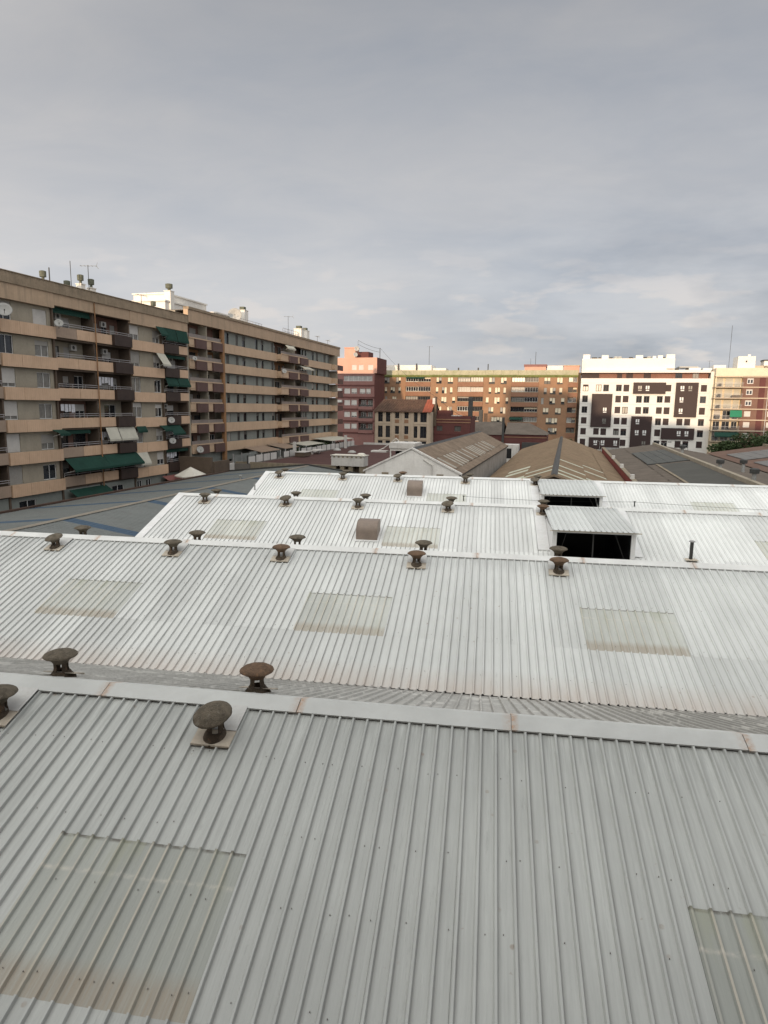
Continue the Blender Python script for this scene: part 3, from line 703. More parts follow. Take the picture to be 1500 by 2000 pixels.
# fascia and coping
fb = MB(); fb.box(ax(36), ax(54.5), -.10, .5, 22.92, 24.3); fb.box(ax(54.503), ax(66.0), -.06, .5, 23.2, 24.3); fb.box(ax(66.003), ax(72.3), -.10, .5, 22.92, 24.3); fb.box(ax(72.303), ax(77.8), -.06, .5, 23.2, 24.3)
fb.build('fascia', FASC, A)
cp_ = MB(); cp_.box(ax(36), ax(77.82), -.22, .55, 24.303, 25.27); cp_.box(ax(36), ax(77.85), -.3, .6, 25.272, 25.34); cp_.build('parapet_coping', COPE, A)
rf = MB(); rf.box(ax(36), ax(77.8), .62, 12.2, 24.905, 25.0); rf.build('roof', CONC, A)
for k, zb in enumerate(ZB):
    zt = zb + 1.12
    def panel(a, b, y0, y1, z0, z1, m, name='parapet_panel'):
        n = max(1, round((b - a) / 2.1)); w_ = (b - a) / n
        for i in range(n):
            kk = ('pp', round(w_, 3), round(y1 - y0, 2), round(z1 - z0, 2), m.name)
            if kk not in WC: WC[kk] = MB().box(.008, w_ - .008, 0, y1 - y0, 0, z1 - z0).mesh(name, m)
            link(name, WC[kk], A, (ax(a) + i * w_, y0 + (.0 if i % 2 else .006), z0))
    # S1 and S3 closed parapets, a little proud
    panel(47.95, 54.52, -.12, .12, zb, zt, CREAM); panel(66.05, 72.3, -.12, .12, zb, zt, CREAM)
    panel(41.5, 47.9, .0, .16, zb + .1, zt, CREAMD)
    panel(36, 41.5, .0, .16, zb + .1, zt, CREAM)
    z0, z1 = zb + .22, zb + 1.22
    stained = k in (0, 4, 5)
    panel(54.62, 57.5, .0, .16, z0, z1, CREAMD if stained else CREAM); panel(57.52, 62.85, .0, .16, z0, z1, CREAM)
    panel(62.9, 65.95, -.30, .05, z0 - .05, z1 + .08, DPANEL, 'dark_panel')
    panel(72.35, 75.4, -.25, .05, z0 - .05, z1 + .05, DPANEL, 'dark_panel'); panel(75.45, 77.75, .0, .16, z0, z1, CREAM)
    rail(A, ax(54.6), ax(65.9), z1, .0); rail(A, ax(72.35), ax(77.7), z1, .0)
    rail(A, ax(41.5), ax(47.8), z1, .0)
    # storey above this band: top limit
    top = (22.9 if k == 0 else ZB[k - 1] - .02); ts = (23.2 if k == 0 else ZB[k - 1])
    y = .38
    # infill walls with windows (S1)
    st = MB(); wins1 = [(48.1, 49.72, zt + .02, top - .12), (52.25, 53.95, zt + .05, top - .3)]
    wall_holes(st, ax(47.95), ax(54.45), zt - .05, top, [(ax(a), ax(b), c, d) for a, b, c, d in wins1], .12, 0, y)
    st.build('infill_wall', BEIGE, A); st = MB()
    wins3 = [(66.3, 68.1, zt - .0, top - .1), (70.75, 72.15, zt + .05, top - .25)]
    wall_holes(st, ax(66.1), ax(72.25), zt - .05, top, [(ax(a), ax(b), c, d) for a, b, c, d in wins3], .12, 0, y)
    st.build('infill_wall', BEIGE if k not in (2, 3) else BEIGE, A)
    r = random.Random(90 + k)
    for (a, b, c, d) in wins1 + wins3:
        dr = r.choice([0, .3, .6, .8, 1.0]); window(A, ax(a), ax(b), c, d, y + .08, ALU, r.choice([GLASS, GLASSC]), 2 if b - a > 1.5 else 2, r.choice([SHUT, SHUTD, SHUT]), dr)
    # recessed balcony back walls
    for (a, b) in ((54.62, 60.05), (60.3, 65.9), (72.4, 77.6), (41.6, 47.75)):
        bw = MB(); yb = 1.55; hs = []
        x = a + r.uniform(.3, .7)
        while x < b - 1.3:
            ww = r.choice([.85, 1.5, 1.9]); hs.append((x, min(x + ww, b - .2), zb + .25, top - r.choice([.35, .45])));  x += ww + r.uniform(.5, 1.0)
        wall_holes(bw, ax(a), ax(b), zb + .2, ts, [(ax(p), ax(q), c, d) for p, q, c, d in hs], .1, 0, yb)
        bw.build('balcony_back_wall', r.choice([BEIGE, DKW, DKW, BRICKD]), A)  # dark materials weighted here to paint in the recess shade
        for h in hs: window(A, ax(h[0]), ax(h[1]), h[2], h[3], yb + .05, r.choice([ALU, DFRAME]), r.choice([GLASS, GLASS, GLASSC]), 2, r.choice([SHUT, SHUTD, None]), r.choice([.3, .5]))
        if r.random() < .75: ac(A, ax(r.uniform(a + .3, b - 1.2)), 1.22, top - .75)
        if r.random() < .3:
            lb = MB(); xx = a + .6
            for j in range(r.randint(3, 5)):
                w2 = r.uniform(.25, .5); lb.box(ax(xx), ax(xx + w2), .5, .52, ts - .95 - r.uniform(0, .3), ts - .35); xx += w2 + .1
            lb.build('hanging_laundry', CLOTH, A)
r = random.Random(77)
for k, zb in enumerate(ZB):
    for _ in range(7):
        p_ = r.choice([r.uniform(55, 65), r.uniform(72.8, 76.8), r.uniform(42, 47)])
        if r.random() < .5:
            pm = MB(); leaves(pm, (0, 0, .55), .28, .28, .32, 60, .09, r); o_ = pm.build('balcony_plant', LEAF, A, (ax(p_), .7, zb + .6)); MB().lathe([(.12, 0), (.17, .3)], 8).build('plant_pot', PILA, o_)
        else: MB().box(0, r.uniform(.3, .8), 0, .3, 0, r.uniform(.5, 1.1)).build('balcony_box', r.choice([ACM, DKW, STONEW, PILA]), A, (ax(p_), r.uniform(.7, 1.1), zb + .25))
# drain pipe on the facade
db = MB(); db.tube([(ax(60.1), -.16, 24.2), (ax(60.1), -.16, 2)], .06, 6); db.build('drainpipe', PILA, A)
# awnings
def aw(a, b, k, out, fall, m=AWN, lab=None, dz=.06, y=-.05):
    z = (23.15 if k == 0 else ZB[k - 1] - dz + .18); return awning(A, ax(a), ax(b), z, y, out, fall, m, lab)
aw(54.8, 60.0, 0, .10, .35, AWN, 'green awning rolled nearly shut', dz=.1, y=.5); aw(72.4, 75.0, 0, .3, 1.25); aw(75.1, 77.6, 0, .3, 1.25)
aw(70.8, 72.4, 0, .7, .9, AWN, dz=.3, y=-.12); aw(70.7, 72.4, 1, .9, 1.3, AWNL, 'pale grey striped awning propped open', .2, y=-.12)
aw(72.5, 77.5, 1, .15, .3, y=.4); aw(72.4, 74.9, 2, .4, .85); aw(75.0, 77.6, 2, .4, .85)
aw(61.0, 62.9, 4, .5, 1.25, AWNL, 'pale cream awning, left one of the pair'); aw(63.0, 65.9, 4, .5, 1.25, AWNL, 'pale cream awning, right one of the pair')
aw(54.8, 59.0, 4, .12, .3, y=.4); aw(66.2, 68.0, 4, .25, .5, y=-.12); aw(70.7, 72.3, 4, .8, .5, y=-.12); aw(72.4, 75.2, 4, .9, 1.0); aw(53.2, 54.6, 4, .9, .35, y=-.12, lab='small green window awning')
aw(54.7, 60.2, 5, 1.15, 1.1, AWN, 'wide dark green awning rolled out, left of the pair'); aw(60.3, 66.1, 5, 1.05, 1.1, AWN, 'wide dark green awning rolled out, right of the pair')
aw(66.2, 68.1, 5, .6, 1.35, AWNL, 'white window awning'); aw(72.5, 77.5, 5, .15, .3, y=.4)
awning(A, ax(55), ax(60.5), 5.25, -.05, 1.6, 1.0, AWN, 'dark green awning over the ground floor terrace')
awning(A, ax(71), ax(74), 5.1, -.05, 1.0, .5, mat('faded_red_awning', (.22, .09, .08), .85, .1), 'small faded red awning above the terrace')
# ground floor wall with doors
gf = MB(); gh = [(ax(66.5), ax(67.4), 3.2, 5.0), (ax(68.2), ax(69.2), 3.2, 5.0), (ax(49), ax(51), 3.6, 4.9), (ax(62), ax(64), 3.3, 4.9)]
wall_holes(gf, ax(36), ax(77.6), 0, 5.35, gh, .12, 0, .3); gf.build('ground_floor_wall', GREYW, A)
for h in gh: window(A, h[0], h[1], h[2], h[3], .36, ALU, GLASS, 2)
# roof chimneys of block A
def chimney(parent, x, y, z, w_, h, m, capm_, round_cap=True):
    b = MB(); b.box(x - w_ / 2, x + w_ / 2, y - w_ / 2, y + w_ / 2, z, z + h); b.box(x - w_ / 2 - .06, x + w_ / 2 + .06, y - w_ / 2 - .06, y + w_ / 2 + .06, z + h, z + h + .08)
    o = b.build('chimney', m, parent)
    c = MB()
    if round_cap: c.lathe([(w_ * .22, z + h + .08), (w_ * .22, z + h + .4), (w_ * .5, z + h + .42), (w_ * .52, z + h + .95), (w_ * .3, z + h + 1.0), (.0001, z + h + 1.0)], 12, x, y)
    else: c.box(x - w_ * .3, x + w_ * .3, y - w_ * .3, y + w_ * .3, z + h + .08, z + h + .6)
    c.build('chimney_cowl', capm_, o)
CHW = mat('chimney_white', (.72, .68, .62), 0.85, 0.08, 1.2)
CHC = mat('chimney_cowl_grey', (.11, .115, .085), 0.8, 0.2, 3)
for p, h in ((55.2, .05), (58.4, -.3), (60.4, .65), (62.0, .5), (73.0, -.1)): chimney(A, ax(p), 1.6, 25.0, .62, .5 + h if h > -.5 else .3, CHW, CHC)

# ------------------------------------------------------------------ block B
B = thing('apartment_block', 'second long block with flat cream bands and grey walls, right behind the green awning block', 'apartment building', TW(-48, 77.84), RL)
def bx(p): return p - 77.84
ZBB = [21.35 - 2.81 * k for k in range(6)]
wb = MB(); wb.box(bx(77.86), bx(135.8), 1.7, 13, 0, 26.0); wb.box(bx(77.86), bx(78.1), .1, 1.69, 0, 24.5); wb.build('wall', BEIGE, B)
fb = MB(); fb.box(bx(77.86), bx(137.4), -.15, .5, 24.52, 26.12); fb.build('fascia', FASC, B)
fb = MB(); fb.box(bx(77.86), bx(137.4), -.28, .55, 26.123, 26.45); fb.box(bx(137.0), bx(137.4), .56, 13, 24.52, 26.4); fb.build('parapet_coping', COPE, B)
rf = MB(); rf.box(bx(77.86), bx(137.0), .56, 13.2, 26.005, 26.1); rf.build('roof', CONC, B)
pb = MB(); pb.box(bx(86.6), bx(87.15), -.2, .3, 2, 24.5); pb.build('pilaster', PILA, B)
for k, zb in enumerate(ZBB):
    zt = zb + 1.30; top = 24.5 if k == 0 else ZBB[k - 1] - .02
    def P(a, b, y0, y1, z0, z1, m, name='band_panel'):
        n = max(1, round((b - a) / 3.0)); w_ = (b - a) / n
        for i in range(n):
            kk = ('bp', round(w_, 3), round(y1 - y0, 2), round(z1 - z0, 2), m.name)
            if kk not in WC: WC[kk] = MB().box(.012, w_ - .012, 0, y1 - y0, 0, z1 - z0).mesh(name, m)
            link(name, WC[kk], B, (bx(a) + i * w_, y0, z0))
    P(87.3, 105.15, -.12, .2, zb, zt, CREAMB); P(117.0, 132.4, -.12, .2, zb, zt, CREAMB)
    # balcony column B0
    sl_ = MB(); sl_.box(bx(78.1), bx(86.55), -.02, 1.69, zb + .2, zb + .38); sl_.box(bx(78.1), bx(86.55), -.1, .05, zt - .10, zt + .04)
    sl_.box(bx(105.2), bx(117), -.95, 1.69, zb + .2, zb + .38); sl_.box(bx(105.2), bx(117), -1.0, -.85, zt - .10, zt + .04)
    sl_.box(bx(132.4), bx(137), -.85, 1.6, zb + .2, zb + .38)
    sl_.build('balcony_slab', CREAMB, B)
    z0, z1 = zb + .1, zt - .103
    P(78.12, 79.4, -.02, .12, z0, z1, CREAMB); P(82.18, 83.8, -.02, .12, z0, z1, CREAMB)
    P(79.42, 82.16, -.28, .0, z0 - .1, z1 - .04, BPANEL, 'brown_panel'); P(83.82, 86.53, -.28, .0, z0 - .1, z1 - .04, BPANEL, 'brown_panel')
    P(105.2, 108.2, -.92, -.80, z0, z1, CREAMB); P(111.9, 113.2, -.92, -.80, z0, z1, CREAMB)
    P(108.22, 111.88, -1.15, -.85, z0 - .1, z1 - .04, BPANEL, 'brown_panel'); P(113.22, 116.95, -1.15, -.85, z0 - .1, z1 - .04, BPANEL, 'brown_panel')
    P(132.45, 134.0, -.88, -.76, z0, z1, CREAMB); P(134.0, 137.0, -1.05, -.8, z0, z1 - .04, BPANEL, 'brown_panel')
    side = MB(); side.box(bx(105.2), bx(105.32), -.79, .1, z0, z1); side.box(bx(132.42), bx(132.54), -.75, .1, z0, z1); side.build('balcony_side', CREAMB, B)
    r = random.Random(300 + k)
    # rail glass
    gb = MB(); gb.box(bx(78.15), bx(86.5), .02, .05, zt + .05, zt + .5); gb.box(bx(105.3), bx(116.9), -.84, -.81, zt + .05, zt + .45); gb.build('railing', RAILG, B)
    # walls
    st = MB(); y = .45
    w1_ = [(88.7, 89.6), (91.7, 92.5), (93.8, 94.8), (98.2, 99.1), (100.3, 101.2), (104.2, 105.0)]
    w2_ = [(117.3, 118.2), (118.9, 119.7), (122.5, 123.6), (124.7, 125.9), (129.0, 130.2), (131.5, 132.3)]
    hz = (zt + .02, top - .15)
    wall_holes(st, bx(87.2), bx(105.2), zt - .05, top, [(bx(a), bx(b), *hz) for a, b in w1_], .15, 0, y)
    st.build('infill_wall', GREYW, B); st = MB()
    wall_holes(st, bx(117), bx(132.4), zt - .05, top, [(bx(a), bx(b), *hz) for a, b in w2_], .15, 0, y)
    st.build('infill_wall', GREYW, B)
    for (a, b) in w1_ + w2_: window(B, bx(a), bx(b), hz[0], hz[1], y + .08, DFRAME, GLASS, 1, r.choice([SHUTDK, SHUTDK, None, SHUTD if r.random() < .3 else SHUTDK]), r.choice([.4, .8, 1.0]))
    for (a, b) in ((78.15, 86.5), (105.3, 116.9), (132.5, 135.7)):
        bw = MB(); yb = 1.3; hs = []; x = a + r.uniform(.3, .8)
        while x < b - 1.2:
            ww = r.choice([.9, 1.6, 1.9]); hs.append((x, min(x + ww, b - .2), zb + .4, top - .4)); x += ww + r.uniform(.5, 1.1)
        wall_holes(bw, bx(a), bx(b), zb + .38, top, [(bx(p), bx(q), c, d) for p, q, c, d in hs], .12, 0, yb)
        bw.build('balcony_back_wall', [BRICKD, PILA, BEIGE, DKW, DKW, BRICKD][k], B)
        for h in hs: window(B, bx(h[0]), bx(h[1]), h[2], h[3], yb + .05, r.choice([ALU, DFRAME]), r.choice([GLASS, GLASSC]), 2, r.choice([SHUTD, None]), .4)
        dv = MB(); x = (a + b) / 2 + .2; dv.box(bx(x), bx(x) + .15, -.0 if a < 100 else -.7, yb - .01, zb + .4, top); dv.build('partition_wall', BEIGE, B)
lw = MB(); hs = [(bx(p), bx(p + 1.0), 3.4, 5.9) for p in (89, 93, 97, 101, 106, 110, 119, 123, 128)]
wall_holes(lw, bx(77.9), bx(135.7), 0, 7.28, hs, .15, 0, .6); lw.build('ground_floor_wall', GREYW, B)
for h in hs: window(B, h[0], h[1], h[2], h[3], .66, DFRAME, GLASS, 1)
awning(B, bx(107), bx(110.5), ZBB[0] + 2.9, -.85, .5, .5, AWNL); awning(B, bx(113), bx(117.5), ZBB[1] + 2.6, -.85, 1.2, .5, AWNL, 'pale awning sticking out'); 
# rooftop structures of block B (white, catching the sun)
def rbox(a, b, y0, y1, z0, z1, name='roof_house', m=CHW):
    mb = MB(); mb.box(bx(a), bx(b), y0, y1, z0, z1); mb.box(bx(a) - .15, bx(b) + .15, y0 - .15, y1 + .15, z1 + .002, z1 + .18); return mb.build(name, m, B)
e = rbox(77.95, 84.4, 3.2, 9, 26.1, 27.2); rbox(80.2, 90.5, 4.5, 9.5, 26.12, 28.5)
wmb = window(B, bx(79.0), bx(80.0), 26.5, 27.1, 3.12, DFRAME, GLASS, 1)
rbox(90.6, 95.0, 3.0, 7.5, 26.1, 27.4); rbox(104.0, 112.5, 3.6, 7.5, 26.1, 27.0)
chimney(B, bx(79.3), 3.4, 26.1, .9, 2.5, CHW, CHC, True); chimney(B, bx(98.0), 2.4, 26.1, 1.25, 2.6, CHW, CHC, False)
chimney(B, bx(120.5), 2.2, 26.1, 1.5, 2.3, CHW, CHC, False); chimney(B, bx(124.5), 2.6, 26.1, 1.3, 2.4, CHW, CHC, False)
rb = MB()
for z in (26.7, 27.2, 27.7): rb.box(bx(112.6), bx(119.5), 2.0, 2.05, z, z + .06)
for i in range(8): x = bx(112.6) + i * .98; rb.box(x, x + .06, 2.06, 2.11, 26.1, 27.75)
rb.build('roof_railing', RAILM, B)
rb = MB()
for z in (26.6, 27.05): rb.box(bx(94.5), bx(102), 1.0, 1.04, z, z + .05)
for i in range(8): x = bx(94.5) + i * 1.06; rb.box(x, x + .05, 1.05, 1.09, 26.1, 27.1)
rb.build('roof_railing', RAILM, B)

# ------------------------------------------------------------------ antennas and dishes
def antenna(loc, h, label, yagi=True, rot=0.3, arms=5, r_=.035):
    root = thing('tv_antenna', label, 'antenna', loc, rot, 'rooftop television antennas')
    b = MB(); b.tube([(0, 0, 0), (0, 0, h)], r_, 5); b.build('mast', METD, root)
    if yagi:
        c = MB(); c.tube([(-.8, 0, h - .12), (.9, 0, h - .05)], .022, 4)
        for i in range(arms): x = -.7 + 1.5 * i / (arms - 1); c.tube([(x, -.35, h - .1), (x, .35, h - .1)], .016, 4)
        c.tube([(.85, 0, h - .05), (.95, .0, h + .3)], .02, 4); c.tube([(.85, 0, h - .05), (1.05, .0, h - .35)], .02, 4)
        c.build('yagi_boom', METG, root)
    return root
antenna(TW(-49.5, 58.9, 25.1), 3.1, 'tall thin bare mast on the roof of the green awning block', False)
antenna(TW(-49.4, 61.4, 25.1), 3.2, 'yagi antenna on a mast beside the two round chimney cowls on the left roof', True, 0.2)
antenna(TW(-49.2, 55.6, 25.1), 1.8, 'short dark stub mast by the leftmost chimney cowl', False, r_=.06)
antenna(TW(-49.5, 70.5, 25.1), 1.7, 'low antenna boom near the far end of the left block roof', True, 1.2)
antenna(TW(-50.0, 114.9, 26.1), 4.0, 'thin antenna mast above the middle of the second long block', True, .4, 4)
antenna(TW(-49.0, 127.0, 26.1), 1.7, 'low boom antenna near the far end of the second long block', True, 1.3)
antenna(TW(-49.0, 133.0, 26.1), 1.5, 'very low boom antenna at the far corner of the second long block', True, 1.3)
def dish(loc, d, rot, label, tilt=.45, group='satellite dishes', post=.0):
    root = thing('satellite_dish', label, 'satellite dish', loc, rot, group)
    b = MB(); b.lathe([(.0001, 0), (d * .2, .03 * d), (d * .38, .10 * d), (d * .5, .18 * d), (d * .5, .20 * d), (d * .38, .125 * d), (.0001, .03 * d)], 20)
    o = b.build('reflector', DISHM, root, smooth=True); o.rotation_euler = (math.pi / 2 - tilt, 0, 0)
    c = MB(); c.tube([(0, -.05, -d * .3), (0, -d * .5, .02)], .02, 4); c.box(-.05, .05, -d * .55, -d * .45, -.04, .06); c.build('feed_arm', METD, root)
    m_ = MB(); m_.tube([(0, .0, 0), (0, .22, -.05), (0, .24, -.45 - post)], .03, 5); m_.build('bracket', METD, root)
FR = RL   # facing out of the long facades, turned towards the camera
dish(TW(-47.0, 47.6, 21.7), 1.25, FR - .75, 'big grey satellite dish at the left photo edge, top balcony')
dish(TW(-47.4, 54.4, 21.45), .8, FR - .8, 'beige satellite dish at the corner of the top cream parapet')
dish(TW(-47.3, 72.4, 11.95), .82, FR - .8, 'upper white satellite dish of the two beside the dark balcony panels')
dish(TW(-47.3, 72.5, 9.4), .82, FR - .8, 'lower white satellite dish of the two beside the dark balcony panels')
dish(TW(-47.5, 79.2, 7.9), .95, FR - .8, 'white satellite dish low on the second block, above the brown wall')
dish(TW(-47.5, 78.6, 19.9), .6, FR - .8, 'small satellite dish high at the left of the second block')
dish(TW(-46.7, 105.4, 19.7), .8, FR - .8, 'round dish on the protruding middle balcony of the second block')
dish(TW(-50.3, 95.2, 27.6), 2.1, FR - 1.1, 'very large grey satellite dish on the roof of the second block', .3, post=1.0)

# ------------------------------------------------------------------ terraces along block B
def tbox(name, q0, q1, p0, p1, z0, z1, m, label, cat, group=None):
    b = MB(); b.box(0, q1 - q0, 0, p1 - p0, 0, z1 - z0)
    return tag(b.build(name, m, None, TW(q0, p0, z0), rot=(0, 0, TB)), label, cat, group)
tbox('boundary_wall', -47.9, -43.2, 74.6, 75.0, 0, 7.35, DKW, 'taller dark brown wall at the foot of the block joint', 'wall')
tbox('boundary_wall', -43.4, -43.0, 75.02, 79.0, 0, 6.75, DKW, 'lower dark brown wall right of the taller one, by the grey roof', 'wall')
tbox('garden_wall', -45.6, -45.3, 79.1, 84.6, 0, 5.8, STONEW, 'short white wall end beside the dark brown walls', 'wall')
fen = thing('terrace_fence', 'long low white panel fence with dark posts between terraces and the maroon roof', 'fence', TW(-43.3, 84.7, 5.75), TB)
n = 20
for i in range(n):
    y0 = i * 2.45
    if i not in (4, 7): MB().box(0, .08, .12, 2.33, .05, 1.05 if i % 5 else .95).build('fence_panel', STONEW, fen, (R.uniform(-.01, .01), y0, 0))
    MB().box(-.03, .11, -.1, .1, 0, 1.2).build('post', METD, fen, (0, y0, 0))
# glass screens and awnings on terraces
gs = thing('terrace_screen', 'row of grey glass terrace screens under the second block', 'glass screen', TW(-45.5, 84.6, 5.75), TB)
gm = mat('terrace_glass', (.20, .21, .20), .25, .12, 1.0)
for i in range(7):
    MB().box(0, .04, .05, 2.55, 0, 1.1 + .1 * (i % 3)).build('pane', gm, gs, (0, i * 2.6, 0)); MB().box(-.02, .06, -.03, .03, 0, 1.35).build('post', RAILM, gs, (0, i * 2.6, 0))
tbox('terrace_deck', -47.9, -43.1, 84.65, 136, 0, 5.7, CONC, 'raised terrace strip at the foot of the second block', 'terrace')
def canopy(q0, q1, p0, p1, z0, z1, m, label):
    root = thing('terrace_awning', label, 'awning', TW(q0, p0, 5.7), TB, 'terrace awnings below the second block')
    W_, L_ = q1 - q0, p1 - p0; a, b = z0 - 5.7, z1 - 5.7
    MB().slab([(0, 0, a), (W_, 0, b), (W_, L_, b), (0, L_, a)], .05).build('canopy', m, root)
    MB().box(W_ - .08, W_, .05, .13, 0, b - .06).build('post', ALU, root); MB().box(W_ - .08, W_, L_ - .13, L_ - .05, 0, b - .06).build('post', ALU, root)
BRC = mat('brown_canvas', (.26, .19, .14), .85, .1)
canopy(-47.6, -44.6, 92, 99, 7.5, 6.9, BRC, 'brown canvas terrace awning, nearest one'); canopy(-47.6, -44.2, 100, 106, 7.6, 7.0, BRC, 'brown canvas terrace awning, second one')
canopy(-47.6, -43.8, 108, 117, 7.5, 7.1, AWNL, 'pale flat terrace awning over dark greenery'); canopy(-47.6, -43.6, 121, 134, 7.7, 7.3, AWNL, 'long pale terrace awning at the far end')

# foliage
def tree(loc, h, rx, label, seed, m=LEAF, group=None, n=2600, s=.22, clumps=16):
    r = random.Random(seed); root = thing('tree', label, 'tree', loc, 0, group)
    t = MB(); t.tube([(0, 0, -.1), (.1, .05, h * .35), (0, .1, h * .6)], [.22, .17, .1], 7)
    for k in range(5):
        a = k * 1.3; t.tube([(.05, .05, h * .4), (rx * .35 * math.cos(a), rx * .35 * math.sin(a), h * .65), (rx * .6 * math.cos(a), rx * .6 * math.sin(a), h * .8)], [.1, .06, .03], 5)
    t.build('trunk', BARK, root)
    c = MB()
    for k in range(clumps):
        a = r.uniform(0, 6.28); d = r.uniform(0, .62) * rx; cz = h * r.uniform(.36, .88)
        leaves(c, (d * math.cos(a), d * math.sin(a), cz), rx * r.uniform(.32, .55), rx * r.uniform(.32, .55), h * r.uniform(.13, .22), n // clumps, s, r)
    c.build('crown', m, root)
hd = thing('hedge', 'dark green potted hedge behind the terrace fence below the second block', 'hedge', TW(-45.2, 104, 5.7), TB)
hb = MB(); rr_ = random.Random(3)
for k in range(12): leaves(hb, (rr_.uniform(-.3, .5), k * 2.5, .75), .55, 1.6, rr_.uniform(.5, .9), 130, .14, rr_)
hb.build('foliage', LEAF, hd)
MB().box(-.4, .6, -1, 29, 0, .35).build('planter', DKW, hd)

# umbrella
um = thing('parasol', 'off white square parasol standing beyond the edge of the grey roof', 'parasol', TW(-45.0, 72.7, 3.2), TB)
ub = MB(); ap = (0, 0, 3.05); rim = [(2.0 * math.cos(k * math.pi / 4), 2.0 * math.sin(k * math.pi / 4), 1.98 + (.05 if k % 2 else 0)) for k in range(8)]
top2 = [(.45 * math.cos(k * math.pi / 4), .45 * math.sin(k * math.pi / 4), 2.82) for k in range(8)]
for k in range(8): ub.quad(top2[k], top2[(k + 1) % 8], rim[(k + 1) % 8], rim[k]); ub.add([ap, top2[k], top2[(k + 1) % 8]], [(0, 1, 2)])
for k in range(8): r0, r1 = rim[k], rim[(k + 1) % 8]; ub.quad(r0, r1, (r1[0], r1[1], r1[2] - .14), (r0[0], r0[1], r0[2] - .14))
ub.build('canopy', CANV, um); MB().tube([(0, 0, 0), (0, 0, 3.0)], .04, 6).build('pole', METD, um)

# ------------------------------------------------------------------ low grey-blue roof at left
LR = thing('low_building', 'low grey building with a shallow blue-striped sheet roof left of the white sheds', 'building', TW(-42.5, 26), TB)
ridge_q = 11.0; W2 = 20.0; LL = 52.0; ez, rz_ = 5.25, 6.45
wb = MB(); wb.box(.2, W2 - .2, .2, LL - .2, 0, 5.1); wb.build('wall', OLDW, LR)
def lowprof(w_, L, per=.333, h=.03):
    mb = MB(); pts = []; n = round(w_ / per)
    for k in range(n): pts += [(k * per, 0), (k * per + .02, h), (k * per + .06, h), (k * per + .08, 0)]
    pts += [(w_, 0)]; nn = len(pts)
    vs = [(x, y, z) for y in (0, L) for (x, z) in pts]; mb.add(vs, [(k, k + 1, nn + k + 1, nn + k) for k in range(nn - 1)]); return mb
slA = math.atan((rz_ - ez) / ridge_q); slB = math.atan((rz_ - 5.3) / (W2 - ridge_q))
# sheets run ridge to eave; their x is along p
mA = lowprof(1.0, ridge_q / math.cos(slA)).mesh('grey_sheet', LOWR); mA2 = lowprof(1.0, ridge_q / math.cos(slA)).mesh('blue_sheet', LOWB)
mB_ = lowprof(1.0, (W2 - ridge_q) / math.cos(slB)).mesh('grey_sheet_b', LOWR); mB2 = lowprof(1.0, (W2 - ridge_q) / math.cos(slB)).mesh('blue_sheet_b', LOWB)
for i in range(52):
    blue = i in (9, 18, 27, 36, 45)
    # left slope: mesh y -> -q ; x -> +p  => rotate +90 about z then tilt
    s = 0.6 if blue else 1.0
    link('roof_sheet', mA2 if blue else mA, LR, (ridge_q, i, rz_ + (.004 if i % 2 else 0)), (-slA, 0, math.pi / 2), (1, 1, 1))
    link('roof_sheet', mB2 if blue else mB_, LR, (ridge_q, i + 1, rz_ + (.004 if i % 2 else 0)), (-slB, 0, -math.pi / 2), (1, 1, 1))
MB().add([(ridge_q - .3, 0, rz_ + .02), (ridge_q, 0, rz_ + .06), (ridge_q + .3, 0, rz_ + .02), (ridge_q - .3, LL, rz_ + .02), (ridge_q, LL, rz_ + .06), (ridge_q + .3, LL, rz_ + .02)], [(0, 1, 4, 3), (1, 2, 5, 4)]).build('ridge_cap', mat('tan_cap', (.22, .195, .16), .8, .15), LR)
MB().box(-.35, .0, 0, LL, 5.02, 5.42).build('eave_gutter', LOWC, LR); MB().box(-.9, -.36, 0, LL, 4.6, 5.05).build('eave_wall', DKW, LR)
MB().prism([(-.4, 5.0), (0, 5.22), (ridge_q, 6.42), (W2, 5.25), (W2, 5.5), (ridge_q, 6.68), (0, 5.48), (-.4, 5.4)], 1, LL, LL + .2).build('gable_trim', METD, LR)
pipe(TW(-31.8, 60.6, 6.1), .75, .09, 'short grey pipe standing alone on the low grey roof', True, METG)

# old wall and maroon flat roof
tbox('boundary_wall', -45.5, -26, 85.2, 85.6, 0, 5.95, OLDW, 'low mossy cement wall between the grey roof and the maroon roof', 'wall')
MR = thing('flat_roof_building', 'low building with a maroon flat roof in the middle distance', 'building', TW(-43.0, 86), TB)
MB().box(0, 23.4, 0, 53.5, 0, 5.6).build('wall', OLDW, MR); MB().box(.1, 23.3, .1, 53.4, 5.602, 5.72).build('roof', MAROON, MR)
MB().box(0, 20.5, 53.52, 53.8, 5.0, 6.15).build('parapet', STONEW, MR)
for (q, p, l) in ((-41.6, 118, 'left'), (-37.0, 113, 'middle'), (-35.0, 98.5, 'right')):
    b = MB(); b.lathe([(.75, 0), (.75, .12), (.6, .28), (.3, .42), (.0001, .46)], 12)
    tag(b.build('roof_dome', DISHM, None, TW(q, p, 5.72), smooth=True), 'small white skylight dome on the maroon roof, %s one of three' % l, 'skylight', 'white domes on the maroon roof')
hb = thing('ventilation_housing', 'large off white box housing on stained legs in front of the maroon roof', 'roof unit', TW(-30.15, 83.2, 5.0), TB)
b = MB(); b.box(0, 4.55, 0, 2.0, 1.1, 2.45); b.build('casing', STONEW, hb)
b = MB(); b.box(-.12, 4.67, -.1, 2.1, 2.452, 2.54); b.build('lid', CANV, hb)
b = MB(); b.lathe([(.6, 2.545), (.55, 2.7), (.35, 2.82), (.0001, 2.85)], 12, 3.9, 1.0); b.build('round_top', CANV, hb)
for x in (0, 1.2, 2.4, 3.9): MB().box(x, x + .6, .1, 1.9, -5, 1.098).build('leg', OLDW, hb)
